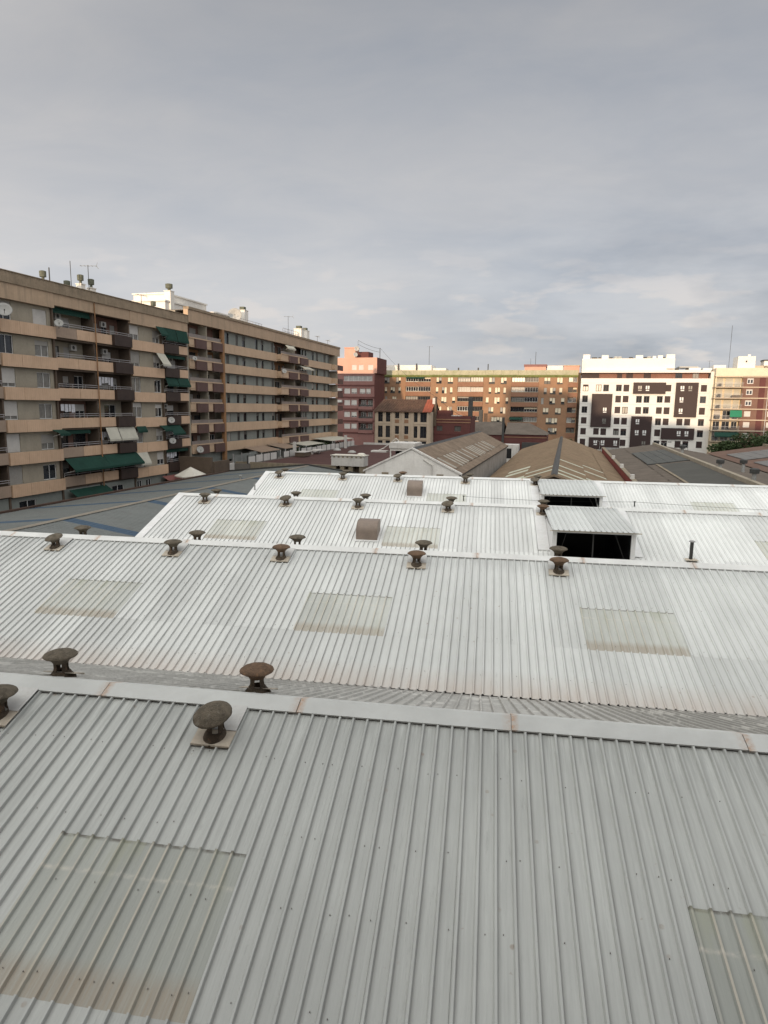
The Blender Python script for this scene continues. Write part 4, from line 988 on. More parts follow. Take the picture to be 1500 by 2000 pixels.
MB().box(.05, 4.5, 1.0, 1.1, -5, 1.09).build('back_panel', DKW, hb)
for i in range(7): MB().box(.3 + i * .62, .55 + i * .62, -.04, -.002, 2.2, 2.4).build('bracket', OLDW, hb)
# small white penthouse units by the fence
MB_s = thing('cold_frame', 'small slatted box with white top beside the white fence, on the maroon roof', 'roof unit', TW(-42.2, 99.2, 5.73), TB)
MB().box(0, 1.6, 0, 3.0, .1, .75).build('body', DKW, MB_s); MB().box(-.1, 1.7, -.1, 3.1, .752, .86).build('top', STONEW, MB_s)
MB_s = thing('cold_frame', 'long thin slab bench beyond the slatted box on the maroon roof', 'roof unit', TW(-42.4, 106, 5.73), TB)
MB().box(0, 1.4, 0, 4.0, .55, .7).build('top', STONEW, MB_s); MB().box(.2, .5, .3, .6, 0, .548).build('leg', STONEW, MB_s); MB().box(.2, .5, 3.3, 3.6, 0, .548).build('leg', STONEW, MB_s)
for (q, p, h, l) in ((-43.6, 101.6, 2.3, 'white square pillar rising between the terrace awnings'), (-42.4, 124.5, 2.6, 'white square pillar at the far end of the white fence')):
    tbox('pillar', q, q + .45, p, p + .45, 5.73, 5.73 + h, STONEW, l, 'pillar')

# ------------------------------------------------------------------ old gabled warehouses
def corr_mesh(w_, L, name, m, per=.18, h=.03):
    n = round(w_ / per) * 2; mb = MB(); pts = [(w_ * k / n, h if k % 2 else 0) for k in range(n + 1)]; nn = len(pts)
    mb.add([(x, y, z) for y in (0, L) for (x, z) in pts], [(k, k + 1, nn + k + 1, nn + k) for k in range(nn - 1)]); return mb.mesh(name, m)
def gable_roof(root, q0, qr, q1, L, ze0, zr, ze1, sw, m, sky, skym, rows=(0, .52, 1.0), y0=0, skip=()):
    """root-local x = q - q0base; ridge along y. two slopes of sheets; sky(i,side,row)->bool"""
    for side, (qe, ze) in enumerate(((q0, ze0), (q1, ze1))):
        run = abs(qe - qr); sl = math.atan((zr - ze) / run); n = int(L / sw)
        for row in range(len(rows) - 1):
            a, b_ = rows[row] * run, rows[row + 1] * run + (.12 if row < len(rows) - 2 else 0)
            key = (round(sw, 2), round(b_ - a, 2))
            m1 = corr_mesh(sw, (b_ - a) / math.cos(sl), 'corrugated_sheet', m, sw / 5); m2 = corr_mesh(sw, (b_ - a) / math.cos(sl), 'skylight_strip', skym, sw / 5)
            for i in range(n):
                s = sky(i, side, row); z = zr - a * math.tan(sl) + (.02 if row == 0 else 0) + (.004 if i % 2 else 0)
                if side == 0: link('skylight_strip' if s else 'roof_sheet', m2 if s else m1, root, (qr - a, y0 + i * sw, z), (-sl, 0, math.pi / 2))
                else: link('skylight_strip' if s else 'roof_sheet', m2 if s else m1, root, (qr + a, y0 + (i + 1) * sw, z), (-sl, 0, -math.pi / 2))
W1 = thing('old_warehouse', 'old gabled warehouse with a whitewashed end wall and brown corrugated roof', 'warehouse', TW(-19.4, 63.6), TB)
b = MB(); b.prism([(0, 0), (9.6, 0), (9.6, 7.6), (4.8, 9.85), (0, 7.6)], 1, 0, .3); b.build('gable_wall', mat('gable_whitewash', (.70, .68, .645), .9, .06, .7, streak=((.40, .36, .32), (1.6, 1.6, .22), .35), dirt=((.45, .41, .37), 1.2, .4, .58), bump=.4, bscale=9), W1)
b = MB(); b.box(0, .25, .302, 53.5, 0, 7.55); b.build('side_wall', WALLW, W1)
b = MB(); b.box(9.35, 9.6, .302, 53.5, 0, 7.45); b.build('side_wall', mat('side_wall_grey', (.33, .305, .275), .95, .14, .6, streak=((.15, .13, .11), (1.5, 1.5, .25), .6)), W1)
gable_roof(W1, -.15, 4.8, 9.85, 53.4, 7.55, 9.95, 7.55, .89, CORR, lambda i, s, r: s == 1 and r == 1 and 2 <= i <= 44 and (i % 9) not in (0, 4, 5) and i % 2 == 0, mat('old_skylight_grey', (.31, .29, .25), .7, .16, 1.2, dirt=((.17, .14, .10), 2, .6, .52), coords='obj'), rows=(0, .40, .82, 1.0), y0=.1)
b = MB(); b.prism([(4.45, 9.83), (4.8, 10.04), (5.15, 9.83), (4.8, 9.99)], 1, 0, 53.6); b.build('ridge_cap', METD, W1)
for sgn in (0, 1):
    b = MB(); x0_, x1_ = (4.8, -.2) if sgn == 0 else (4.8, 9.85)
    b.slab([(x0_, -.12, 10.08), (x1_, -.12, 7.66), (x1_, .28, 7.66), (x0_, .28, 10.08)], .18); b.build('verge', WALLW, W1)
for x in (1.75, 7.35): MB().box(x, x + .7, -.03, -.002, 6.9, 7.5).build('wall_vent', OLDW, W1)
MB().tube([(6.9, -.06, 5), (6.9, -.06, 8.35), (6.0, -.06, 8.9)], .05, 5).build('downpipe', STONEW, W1)
MB().box(9.62, 9.8, 0, 53.5, 7.35, 7.5).build('gutter', METD, W1)
W2_ = thing('old_warehouse', 'old warehouse with a tan corrugated roof and a black ridge strip pointing away', 'warehouse', TW(-8.9, 60.8), TB)
b = MB(); b.prism([(0.2, 0), (15.8, 0), (15.8, 5.3), (7.9, 7.95), (.2, 5.3)], 1, .15, .4); b.build('gable_wall', mat('gable_tan', (.26, .19, .13), .95, .14, .6), W2_)
b = MB(); b.box(0.2, .45, .402, 85, 0, 5.25); b.box(15.55, 15.8, .402, 85, 0, 5.25); b.build('side_wall', OLDW, W2_)
def sk2(i, s, r):
    if s == 0: return (r == 1 and i in (2, 3, 6, 7, 13, 14, 17, 18)) or (r == 0 and i in (5, 9))
    return (r == 1 and i in (3, 7, 15, 22)) or (r == 0 and i in (2,5, 10, 18))
gable_roof(W2_, -.1, 8.1, 16.2, 85.8, 5.35, 8.15, 5.35, 1.1, CORR2, sk2, CSKY, rows=(0, .36, .68, 1.0), y0=0)
b = MB(); b.prism([(7.80, 8.12), (8.0, 8.27), (8.2, 8.27), (8.40, 8.12), (8.1, 8.20)], 1, -.1, 86); b.build('ridge_strip', METD, W2_)
b = MB(); b.slab([(8.1, -.3, 8.24), (-.2, -.3, 5.40), (-.2, 0, 5.40), (8.1, 0, 8.24)], .2); b.slab([(8.1, -.3, 8.24), (16.3, -.3, 5.40), (16.3, 0, 5.40), (8.1, 0, 8.24)], .2); b.build('verge', mat('verge_tan', (.24, .18, .125), .95, .14, .6), W2_)
# red parapet
RP = thing('parapet_wall', 'long low red parapet wall right of the tan roof, with small white vents', 'wall', TW(7.3, 61), TB)
MB().box(.2, .6, 0, 84, 0, 6.15).build('wall_body', REDP, RP); MB().box(.14, .66, 0, 84, 6.152, 6.25).build('coping', OLDW, RP)
for y in (18, 33, 50): MB().box(.05, .5, y, y + .8, 6.26, 6.75).build('vent_box', STONEW, RP)
W3 = thing('old_warehouse', 'dark grey-brown sheet roof with a glazed panel, right of the red parapet', 'warehouse', TW(8.2, 61.5), TB)
MB().box(.1, 18.0, .2, 78, 0, 5.8).build('wall', OLDW, W3)
gable_roof(W3, 0, 8.8, 17.9, 78, 6.0, 7.35, 5.9, 1.5, CORR3, lambda i, s, r: False, CSKY, rows=(0, .33, .66, 1.0))
b = MB(); b.prism([(8.4, 7.28), (8.4, 7.72), (8.9, 7.72), (8.9, 7.2)], 1, 0, 78); b.build('ridge_parapet', mat('ridge_parapet_tan', (.30, .26, .20), .9, .14, .8), W3)
for (a, c) in ((34, 1.6), (12, 1.7)):
    pass
g3 = MB(); t3 = (7.35 - 6.0) / 8.8
def r3z(x): return 6.0 + x * t3
for j in range(4):
    x0_, x1_ = 3.0 + j * 1.3, 4.24 + j * 1.3
    MB().slab([(x0_, 36, r3z(x0_) + .16), (x1_, 36, r3z(x1_) + .16), (x1_, 60, r3z(x1_) + .16), (x0_, 60, r3z(x0_) + .16)], .05).build('glazing_panel', SOLG, W3)
MB().slab([(2.85, 35.75, r3z(2.85) + .17), (8.3, 35.75, r3z(8.3) + .17), (8.3, 35.98, r3z(8.3) + .17), (2.85, 35.98, r3z(2.85) + .17)], .3).build('glazing_kerb', METD, W3)
MB().slab([(4.2, 0, r3z(4.2) + .10), (8.2, 0, r3z(8.2) + .10), (8.2, 34, r3z(8.2) + .10), (4.2, 34, r3z(4.2) + .10)], .04).build('felt_strip', mat('felt_grey', (.072, .070, .062), .9, .12, .5), W3)
MB().slab([(3.9, 0, r3z(3.9) + .14), (4.15, 0, r3z(4.15) + .14), (4.15, 35, r3z(4.15) + .14), (3.9, 35, r3z(3.9) + .14)], .06).build('lap_strip', OLDW, W3)
def stack(q, p, z, h, label):
    root = thing('roof_stack', label, 'roof stack', TW(q, p, z), TB, 'dark capped stacks on the dark roofs')
    MB().lathe([(.2, -.2), (.2, h), (.18, h)], 10).build('flue', METG, root); MB().lathe([(.42, h), (.44, h + .4), (.3, h + .48), (.0001, h + .48)], 10).build('cap', METD, root)
stack(17.3, 109, 7.3, 1.0, 'dark capped stack on the ridge parapet, farthest of them'); stack(17.2, 82.5, 7.2, .9, 'dark capped stack on the ridge parapet, middle one')
stack(17.2, 68.2, 7.2, 1.1, 'dark capped stack on the ridge parapet, nearest one, beside the white ridge'); stack(20.9, 88, 6.7, 1.1, 'dark capped stack right of the ridge parapet')
W4 = thing('old_warehouse', 'reddish brown sheet roof with two pale glazed panels at the right photo edge', 'warehouse', TW(26.4, 66), TB)
MB().box(.1, 24, .2, 74, 0, 5.7).build('wall', OLDW, W4)
gable_roof(W4, 0, 10, 24, 74, 5.95, 7.6, 5.9, 1.5, mat('sheet_reddish', (.135, .085, .066), .95, .14, .5, coords='obj'), lambda i, s, r: False, CSKY)
for (y0_, y1_) in ((36, 46), (51, 64)):
    for j in range(4):
        x0_, x1_ = 1.6 + j * 1.75, 3.28 + j * 1.75; t4 = .165
        MB().slab([(x0_, y0_, 5.95 + x0_ * t4 + .18), (x1_, y0_, 5.95 + x1_ * t4 + .18), (x1_, y1_, 5.95 + x1_ * t4 + .18), (x0_, y1_, 5.95 + x0_ * t4 + .18)], .1).build('glazing_panel', mat('pale_glazing', (.15, .145, .14), .7, .12, .8), W4)
MB().box(9.8, 10.3, 0, 74, 7.3, 8.0).build('ridge_parapet', OLDW, W4)
dt_ = thing('air_duct', 'horizontal round grey duct behind the farthest white ridge at right', 'duct', TW(22.5, 74, 6.1), TB)
b = MB(); b.tube([(0, 0, .1), (9, 0.4, .1)], .55, 12); b.build('duct', METG, dt_); b = MB(); b.box(-1.4, -.1, -.7, .7, -.5, .8); b.build('fan_box', METD, dt_)
# far boundary wall behind warehouses
tbox('boundary_wall', 3.5, 50, 149, 149.4, 0, 5.3, OLDW, 'long low wall across the street front of the white block', 'wall')
tbox('boundary_wall', 7.5, 15.0, 146.5, 146.9, 0, 6.1, METG, 'grey sheet metal hoarding left of the long low wall', 'wall')
# shelter beside warehouse 1
sh = thing('rooftop_shelter', 'white flat shelter with a dark opening left of the whitewashed gable', 'shelter', TW(-21.0, 78.2, 5.73), TB)
MB().box(.3, 3.3, 0, 4, 2.95, 3.25).build('roof', STONEW, sh); MB().box(.2, 3.4, -.1, 4.1, 3.252, 3.9).build('upper_fascia', STONEW, sh)
MB().box(.3, .45, 0, .15, -.5, 2.95).build('post', STONEW, sh); MB().box(.5, 3.2, 2.0, 2.1, 0, 2.94).build('back', BLACK, sh); MB().box(3.15, 3.3, 0, .15, 0, 2.95).build('post', STONEW, sh)
sg_ = thing('pipe_frame', 'white bent pipe frame propped on the shelter beside the maroon roof', 'pipe frame', TW(-22.6, 80, 8.5), TB)
b = MB(); b.tube([(-.2, 0, 0), (.6, 0, .35), (1.6, 0, 1.1), (2.2, 0, 1.65), (2.8, 0, 1.0)], .055, 5); b.tube([(.9, 0, .6), (2.2, 0, 1.3)], .045, 5); b.box(-.9, 1.1, -.6, .6, -.15, .05); b.build('frame', STONEW, sg_)

# ------------------------------------------------------------------ pink block
FK = 1.118
def FAR(q, p, z=0): x, y, z = TW(q, p, z); return (x * FK, y * FK, 14 + (z - 14) * FK)
K_ = thing('apartment_block', 'salmon and dusty red block with a crimson side wall, beyond the long blocks', 'apartment building', FAR(-54, 152, 0), TB)
K_.scale = (FK, FK, FK)
def kx(q): return q + 54
rows = [17.0, 14.25, 11.45, 8.65]
k1 = MB(); up_ = [(kx(a), kx(b), 22.55, 23.75) for a, b in ((-49.9, -48.7), (-48.2, -47.0), (-45.9, -44.6))]
wall_holes(k1, kx(-50.2), kx(-43.7), 21.8, 25.4, up_, .2, 0, .0)
k1.box(kx(-54), kx(-50.2), .9, 10, 21.9, 25.4); k1.box(kx(-52.1), kx(-49.4), 1.0, 4, 25.4, 27.7); k1.box(kx(-52.2), kx(-49.3), .9, 4.1, 27.702, 27.9)
k1.box(kx(-50.2), kx(-43.7), .25, 8.3, 21.8, 25.36); k1.build('upper_wall', PINK, K_)
k2 = MB(); hl = []
for z in rows: hl += [(kx(-51.8), kx(-50.3), z, z + 1.25), (kx(-50.0), kx(-48.6), z, z + 1.25)]
hr = [(kx(-48.2), kx(-44.6), z - .25, z + 1.5) for z in rows[1:]]; h1 = [(kx(-47.9), kx(-46.5), 17.0, 18.2), (kx(-46.3), kx(-45.2), 17.0, 18.2)]
wide = [(kx(-51.9), kx(-44.8), 19.95, 21.2)]
wall_holes(k2, kx(-54), kx(-44.3), 0, 21.79, hl + h1 + wide + hr, .25, 0, 0, False); k2.box(kx(-54), kx(-44.3), 1.2, 8.3, 0, 21.79); k2.build('wall', PINKD, K_)
k3 = MB(); k3.box(kx(-44.29), kx(-44.1), .0, 8.3, 0, 21.79); k3.box(kx(-43.69), kx(-43.6), -.01, 8.3, 21.78, 25.4); k3.build('side_wall', CRIM, K_)
for z in (21.79, 19.0, 16.2, 13.4, 10.6, 7.8): MB().box(kx(-53.8), kx(-44.32), -.14, -.003, z - .2, z + .08).build('string_course', PINK if z > 21 else CRIM, K_)
for h in up_: window(K_, h[0], h[1], h[2], h[3], .1, ALU, GLASSC, 2, SHUT, 1.0)
for i, h in enumerate(hl): window(K_, h[0], h[1], h[2], h[3], .12, ALU, GLASS, 2, SHUT, [1.0, .8, 1.0, .9][i % 4])
for h in h1: window(K_, h[0], h[1], h[2], h[3], .12, ALU, GLASSC, 2, SHUT, .8)
window(K_, wide[0][0], wide[0][1], wide[0][2], wide[0][3], .1, ALU, mat('striped_glazing', (.30, .29, .28), .4, .2, 2), 6)
for h in hr:
    window(K_, h[0] + .3, h[0] + 1.6, h[2], h[3] - .3, 1.1, ALU, GLASS, 2); window(K_, h[0] + 2.1, h[1] - .2, h[2], h[3] - .3, 1.1, ALU, GLASSC, 2)
    MB().box(h[0] + .02, h[1] - .02, -.3, -.05, h[2] - .75, h[2] - .02).build('balcony_front', PINKD, K_)
    MB().box(h[0] + .02, h[1] - .02, .3, .34, h[2] + .02, h[2] + .42).build('railing', METD, K_)
for z in (17.6, 14.9): MB().box(-.0 + kx(-53.4), kx(-52.2), -.9, -.2, z, z + .6).build('side_balcony', STONEW, K_)
MB().box(kx(-49.2), kx(-46.4), 2, 6, 25.4, 26.9).build('roof_house', CRIM, K_)
dish(FAR(-48.6, 151.6, 27.4), 1.3, TB + .3, 'dark round dish beside the salmon chimney, upper one', .2); dish(FAR(-48.9, 151.5, 26.0), 1.2, TB + .5, 'pale round dish beside the salmon chimney, lower one', .3)
antenna(FAR(-48.4, 152, 25.4), 4.3, 'thin cable mast on the salmon block', False); antenna(FAR(-43.0, 152, 25.2), 2.6, 'grey pole at the right corner of the salmon block', False, r_=.09)
cbm = MB()
def cable(a, b, sag, label, r_=.035):
    mb = MB(); pts = []
    for i in range(13): t = i / 12; pts.append(tuple(a[j] + (b[j] - a[j]) * t - (sag * 4 * t * (1 - t) if j == 2 else 0) for j in range(3)))
    mb.tube(pts, r_, 4); tag(mb.build('overhead_cable', METD), label, 'cable', 'cables over the salmon block')
cable(FAR(-48.4, 152, 29.4), FAR(-43.0, 152, 27.4), .3, 'upper overhead cable between the salmon block masts'); cable(FAR(-48.4, 152, 28.5), FAR(-43.0, 152, 26.6), .3, 'lower overhead cable between the salmon block masts')
cable(FAR(-43.0, 152, 27.6), TW(-27.4, 142.5, 16.2), 1.0, 'long cable dropping from the salmon block to the tiled house chimney'); cable(TW(-27.4, 142.5, 16.2), TW(-22.0, 143.6, 12.2), .3, 'short cable from the tiled house chimney to the dark red house')

# ------------------------------------------------------------------ cream house with tiled roof
Hc = thing('tiled_house', 'cream three storey house with an old brown tiled roof, redder tiles at its right end', 'house', TW(-40.6, 140), TB)
def hx(q): return q + 40.6
ch = MB(); cols = [(-39.9, -38.8, 1), (-38.1, -37.1, 1), (-36.0, -35.1, 0), (-33.9, -33.0, 0), (-31.8, -31.0, 1), (-30.4, -29.0, 1)]
hc = []
for z, zl in ((12.85, 10.8), (9.9, 7.4), (6.7, 4.6)):
    for a, b_, tall in cols: hc.append((hx(a), hx(b_), zl if tall else zl + .75, z))
wall_holes(ch, 0, 12.5, 0, 13.1, hc, .3); ch.box(0, .3, .31, 9, 0, 13); ch.box(12.2, 12.5, .31, 9, 0, 13); ch.build('wall', CREAMH, Hc)
for h in hc: window(Hc, h[0], h[1], h[2], h[3], .15, DFRAME, GLASS, 2, t=.06)
for (a, b_, tall) in cols:
    if not tall: MB().box(hx(a), hx(b_), -.05, -.002, 10.55, 11.3).build('spandrel_panel', BRICK, Hc); MB().box(hx(a), hx(b_), -.05, -.002, 7.15, 7.9).build('spandrel_panel', BRICK, Hc)
for z in (10.35, 6.95): MB().box(.0, 3.6, -.09, -.003, z, z + .22).build('string_course', CREAMH, Hc); MB().box(8.8, 11.8, -.09, -.003, z, z + .22).build('string_course', CREAMH, Hc)
for q in (-36.7, -34.5, -32.4, -40.3, -28.9): MB().box(hx(q), hx(q) + .5, -.14, -.092, 4, 13.05).build('pilaster', CREAMH, Hc)
# tiled roof: rows of tiles
th = math.atan((15.6 - 13.05) / 4.6)
def tile_rows(x0, x1, m, name):
    n = 16
    for i in range(n):
        t0, t1 = i / n, (i + 1) / n + .012; y0_, y1_ = -.5 + 5.1 * t0, -.5 + 5.1 * t1; z0_, z1_ = 12.95 + 2.7 * t0, 12.95 + 2.7 * t1
        mb = MB(); k = x0
        a_, b_ = (x0 + 1.1 * t0 if x0 < 1 else x0), x1
        nn = max(1, int((b_ - a_) / .28)); w_ = (b_ - a_) / nn
        for j in range(nn):
            xa = a_ + j * w_; h = .06 if j % 2 else .0
            mb.quad((xa, y0_, z0_ + h + .05), (xa + w_, y0_, z0_ + h + .05), (xa + w_, y1_, z1_ + h), (xa, y1_, z1_ + h))
            mb.quad((xa, y0_, z0_ - .03), (xa + w_, y0_, z0_ - .03), (xa + w_, y0_, z0_ + h + .05), (xa, y0_, z0_ + h + .05))
        mb.build(name, m, Hc)
tile_rows(-.3, 10.7, TILE, 'tile_course'); tile_rows(10.72, 12.7, TILER, 'tile_course')
rb = MB(); rb.add([(.8, 4.6, 15.65), (12.7, 4.6, 15.65), (12.7, 9.7, 12.95), (-.3, 9.7, 12.95)], [(0, 1, 2, 3)]); rb.add([(-.3, -.5, 12.95), (.8, 4.6, 15.65), (-.3, 9.7, 12.95)], [(0, 1, 2)]); rb.add([(12.5, 0, 13), (12.5, 9, 13), (12.5, 4.6, 15.5)], [(0, 1, 2)]); rb.build('roof', TILE, Hc)
chm = MB(); chm.box(12.55, 13.15, 2.6, 3.3, 10, 16.3); chm.build('chimney', DKW, Hc); MB().box(12.35, 12.9, 2.3, 2.59, 14.7, 16.0).build('parapet_end', STONEW, Hc)
# dark red house
Dr = thing('brick_house', 'low dark red house with two pale bands, right of the tiled house', 'house', TW(-28.0, 143), TB)
dm = MB(); hd_ = [(.65, 1.95, 8.95, 10.05), (4.6, 6.0, 8.95, 10.05)]; wall_holes(dm, 0, 8.0, 0, 12.2, hd_, .25); dm.box(7.75, 8.0, .26, 8, 0, 12.2); dm.box(0, 8, 7.8, 8, 0, 12.2); dm.box(0, 3.4, 1.5, 5, 11.5, 13.4); dm.build('wall', CRIM, Dr)
for h in hd_: window(Dr, h[0], h[1], h[2], h[3], .12, DFRAME, SHUTDK, 2, sill=True)
for z in (11.35, 10.75): MB().box(-.05, 8.05, -.1, -.003, z, z + .18).build('string_course', BRICK, Dr)
MB().box(-.05, 8.05, -.1, -.003, 8.2, 8.3).build('string_course', CRIM, Dr)
MB().box(0.1, 7.7, .3, 7.7, 11.6, 11.8).build('roof', MAROON, Dr)
MB().box(7.3, 8.2, 1, 1.9, 11.8, 16.4).build('chimney', METD, Dr)
MB().box(3.5, 5.6, 2, 4, 11.8, 12.35).build('roof_house', STONEW, Dr)
# mid warehouses behind
M1 = thing('old_warehouse', 'low red walled warehouse with grey-brown hipped roofs between the tiled house and the brick block', 'warehouse', TW(-21.5, 150), TB)
MB().box(0, 17.5, 0, 14, 0, 8.2).build('wall', CRIM, M1)
b = MB(); b.add([(-.2, -.3, 8.1), (8.0, -.3, 8.1), (7.6, 7, 10.8), (.0, 7, 10.8)], [(0, 1, 2, 3)]); b.add([(8.3, -.3, 8.3), (17.7, -.3, 8.3), (13.2, 7, 10.75), (8.3, 7, 10.75)], [(0, 1, 2, 3)]); b.add([(17.7, -.3, 8.3), (17.7, 14, 8.3), (13.2, 7, 10.75)], [(0, 1, 2)])
b.add([(0, 7, 10.8), (7.6, 7, 10.8), (8, 14, 8.1), (0, 14, 8.1)], [(0, 1, 2, 3)]); b.add([(8.3, 7, 10.75), (13.2, 7, 10.75), (17.7, 14, 8.3), (8.3, 14, 8.3)], [(0, 1, 2, 3)])
b.build('roof', CORR3, M1); MB().box(7.7, 8.2, -.35, -.0, 0, 12.0).build('downpipe', METD, M1)
MB().box(8.25, 17.5, -.1, -.003, 7.6, 7.75).build('string_course', BRICK, M1)
MB().box(8.0, 12.0, -8, -4, 0, 6.4).build('annex', STONEW, M1)
MB().box(8.5, 10.6, -8.05, -8.002, 3.5, 5.6).build('door', BLACK, M1)
MB().box(12.3, 17.2, -2, -.2, 0, 6.6).build('annex', METD, M1)

# ------------------------------------------------------------------ ochre brick block
Bk = thing('apartment_block', 'wide ochre brick block with a mossy green parapet, half in evening sun', 'apartment building', TW(-51, 184), TB)
def qx(q): return q + 51
fz = [22.3 - 2.66 * k for k in range(7)]       # tops of openings
log = [(-44.4, -37.2), (-29.6, -22.5), (-14.9, -7.75), (-.05, 2.45)]
holes = []; wins = []
L1 = [(-50.6, -49.1), (-47.2, -45.8), (-35.6, -34.1), (-32.4, -30.9), (-21.0, -19.4), (-17.8, -16.2), (-6.3, -4.7), (-3.0, -1.5)]
L2 = [(-50.5, -49.8), (-48.8, -47.5), (-46.5, -45.8), (-35.7, -35.0), (-34.0, -32.6), (-31.7, -31.0), (-21.0, -20.3), (-19.3, -17.9), (-17.0, -16.3), (-6.3, -5.5), (-4.7, -3.2), (-2.3, -1.5)]
L3 = [(-50.4, -49.7), (-48.3, -47.0), (-34.1, -32.6), (-31.0, -30.2), (-21.7, -20.9), (-19.4, -17.9), (-16.3, -15.6), (-6.9, -6.2), (-4.7, -3.2), (-1.7, -.8)]
L4 = [(-50.0, -48.6), (-35.2, -34.0), (-32.4, -31.0), (-20.9, -19.5), (-17.7, -16.2), (-6.3, -4.8), (-3.1, -1.6)]
L5 = [(-35.0, -33.2), (-31.9, -30.4), (-20.0, -17.0), (-5.4, -2.4)]
L6 = [(-34.5, -31.5), (-20.0, -18.0), (-4.7, -2.4)]
for k, L in enumerate((L1, L2, L3, L4, L5, L6)):
    for a, b_ in L: h = (qx(a), qx(b_), fz[k] - 1.75, fz[k] - .05); holes.append(h); wins.append((h, k))
lh = []
for k in range(6):
    for a, b_ in log: lh.append((qx(a), qx(b_), fz[k] - 2.45, fz[k] + .1))
bm = MB(); wall_holes(bm, 0, 53.4, 0, 22.6, holes + [h + (1.3,) for h in lh], .22)
bm.box(53.2, 53.4, .01, 12, 0, 22.6); bm.box(0, 53.4, 1.35, 1.6, 0, 22.6) ; bm.build('wall', BRICK, Bk)
MB().box(53.42, 54.1, 1.0, 12, 0, 23.6).build('side_wall', DKW, Bk)
for i in range(24): 
    w_ = 53.4 / 24; MB().box(.015, w_ - .015, -.12, .3, 22.95, 24.2).build('parapet_panel', MOSSP, Bk, (i * w_, 0, R.uniform(-.02, .02)))
mo = MB(); mo.box(0, 53.4, -.20, .28, 22.6, 22.93); mo.box(0, 53.4, -.03, -.002, 22.3, 22.58); mo.build('moss_course', MOSS, Bk)
MB().box(0, 53.4, .31, 12, 22.61, 23.0).build('roof', CONC, Bk)
r = random.Random(11)
LITP = mat('cream_blind', (.66, .58, .44), .6, .08, 1.0, stripe=(2, .1, .25))
for (h, k) in wins:
    w_ = h[1] - h[0]
    n = 1 if w_ < 1 else (2 if w_ < 2 else 4)
    if n == 1: window(Bk, h[0], h[1], h[2], h[3], .12, DFRAME, GLASS, 1, r.choice([LITP, LITP, SHUTD]), r.choice([.7, 1.0, .6]))
    else:
        for j in range(n):
            a = h[0] + w_ * j / n; window(Bk, a + .03, a + w_ / n - .03, h[2], h[3], .12, DFRAME, GLASS, 1, r.choice([LITP, LITP, LITP, SHUTD]), r.choice([.7, 1.0, .7, .5]))
    if r.random() < .6: MB().box(0, w_, -.10, -.05, 0, .32).build('window_guard', METD, Bk, (h[0], 0, h[2]))
for n_, h in enumerate(lh):
    w_ = h[1] - h[0]; z0 = h[2] + 1.25
    MB().box(.02, w_ - .02, -.10, .12, 0, 1.18).build('balcony_front', BALC, Bk, (h[0], 0, h[2]))
    MB().box(.02, w_ - .02, -.13, .14, 1.182, 1.25).build('balcony_sill', MOSSP, Bk, (h[0], 0, h[2]))
    gl = r.choice([GLASS, GLASSC, GLASS]); half = w_ / 2
    nm = 5 if w_ > 4 else 4
    window(Bk, h[0] + .05, h[0] + half - .04, z0, h[3] - .05, .18 + r.choice([0, .3]), r.choice([DFRAME, ALU, DFRAME]), gl, nm, r.choice([None, None, SHUTD]), .3, t=.08)
    window(Bk, h[0] + half + .04, h[1] - .05, z0, h[3] - .05, .18 + r.choice([0, .4]), r.choice([DFRAME, RAILM]), r.choice([GLASS, GLASSC]), nm, r.choice([None, LITP, None]), .4, t=.08)
awning(Bk, qx(-15.1), qx(-11.6), fz[4] - .05, -.05, .7, .45, AWN, 'green awning on the shaded part of the brick block')
awning(Bk, qx(-44.2), qx(-39), fz[0] + .05, -.05, .4, .2, AWN)
MB().box(0, 1.0, 0, .9, 0, 13.5).build('flue_chimney', METD, None, TW(-22.3, 175, 0), rot=(0, 0, TB))
fl_ = bpy.data.objects['flue_chimney']; tag(fl_, 'tall dark square flue standing in front of the sunlit brick block', 'chimney')
MB().box(qx(-50.9), qx(-37.7), 3, 9, 23.0, 25.8).build('roof_house', CHW, Bk); MB().box(qx(-37.5), qx(-33.7), 4, 8, 23.0, 25.0).build('roof_house', CHW, Bk)
MB().box(qx(-11.8), qx(-6.1), 3, 8, 23.0, 25.3).build('roof_house', PINK, Bk); MB().box(qx(-12.0), qx(-5.9), 2.9, 8.1, 25.302, 25.9).build('roof_house', PINKD, Bk)
MB().box(qx(-5.8), qx(-1.7), 4, 8, 23.0, 25.6).build('roof_house', CHW, Bk)
MB().box(qx(-1.5), qx(2.6), 3.2, 8, 23.0, 25.5).build('roof_house', PINK, Bk); MB().box(qx(-1.6), qx(2.8), 3.1, 8.1, 25.502, 25.7).build('roof_house', CREAMH, Bk)
for q in (-47.3, -42.0, -30, -24.5): MB().box(0, .35, 2, 2.4, 23, 25.0 if q > -31 else 26.2).build('roof_vent_pipe', METD, Bk, (qx(q), 0, 0))
antenna(TW(-38.6, 188, 23.1), 8.0, 'tall lattice mast over the left part of the brick block', True, .2, 4, .06)
antenna(TW(-9.0, 188, 25.9), 3.4, 'thin mast on the pink roof house of the brick block', False, r_=.06); antenna(TW(-10.3, 188, 25.9), 1.7, 'short mast on the pink roof house of the brick block', False)
antenna(TW(-21.6, 186, 23.1), 2.9, 'stub mast in the middle of the mossy parapet', False, r_=.14)

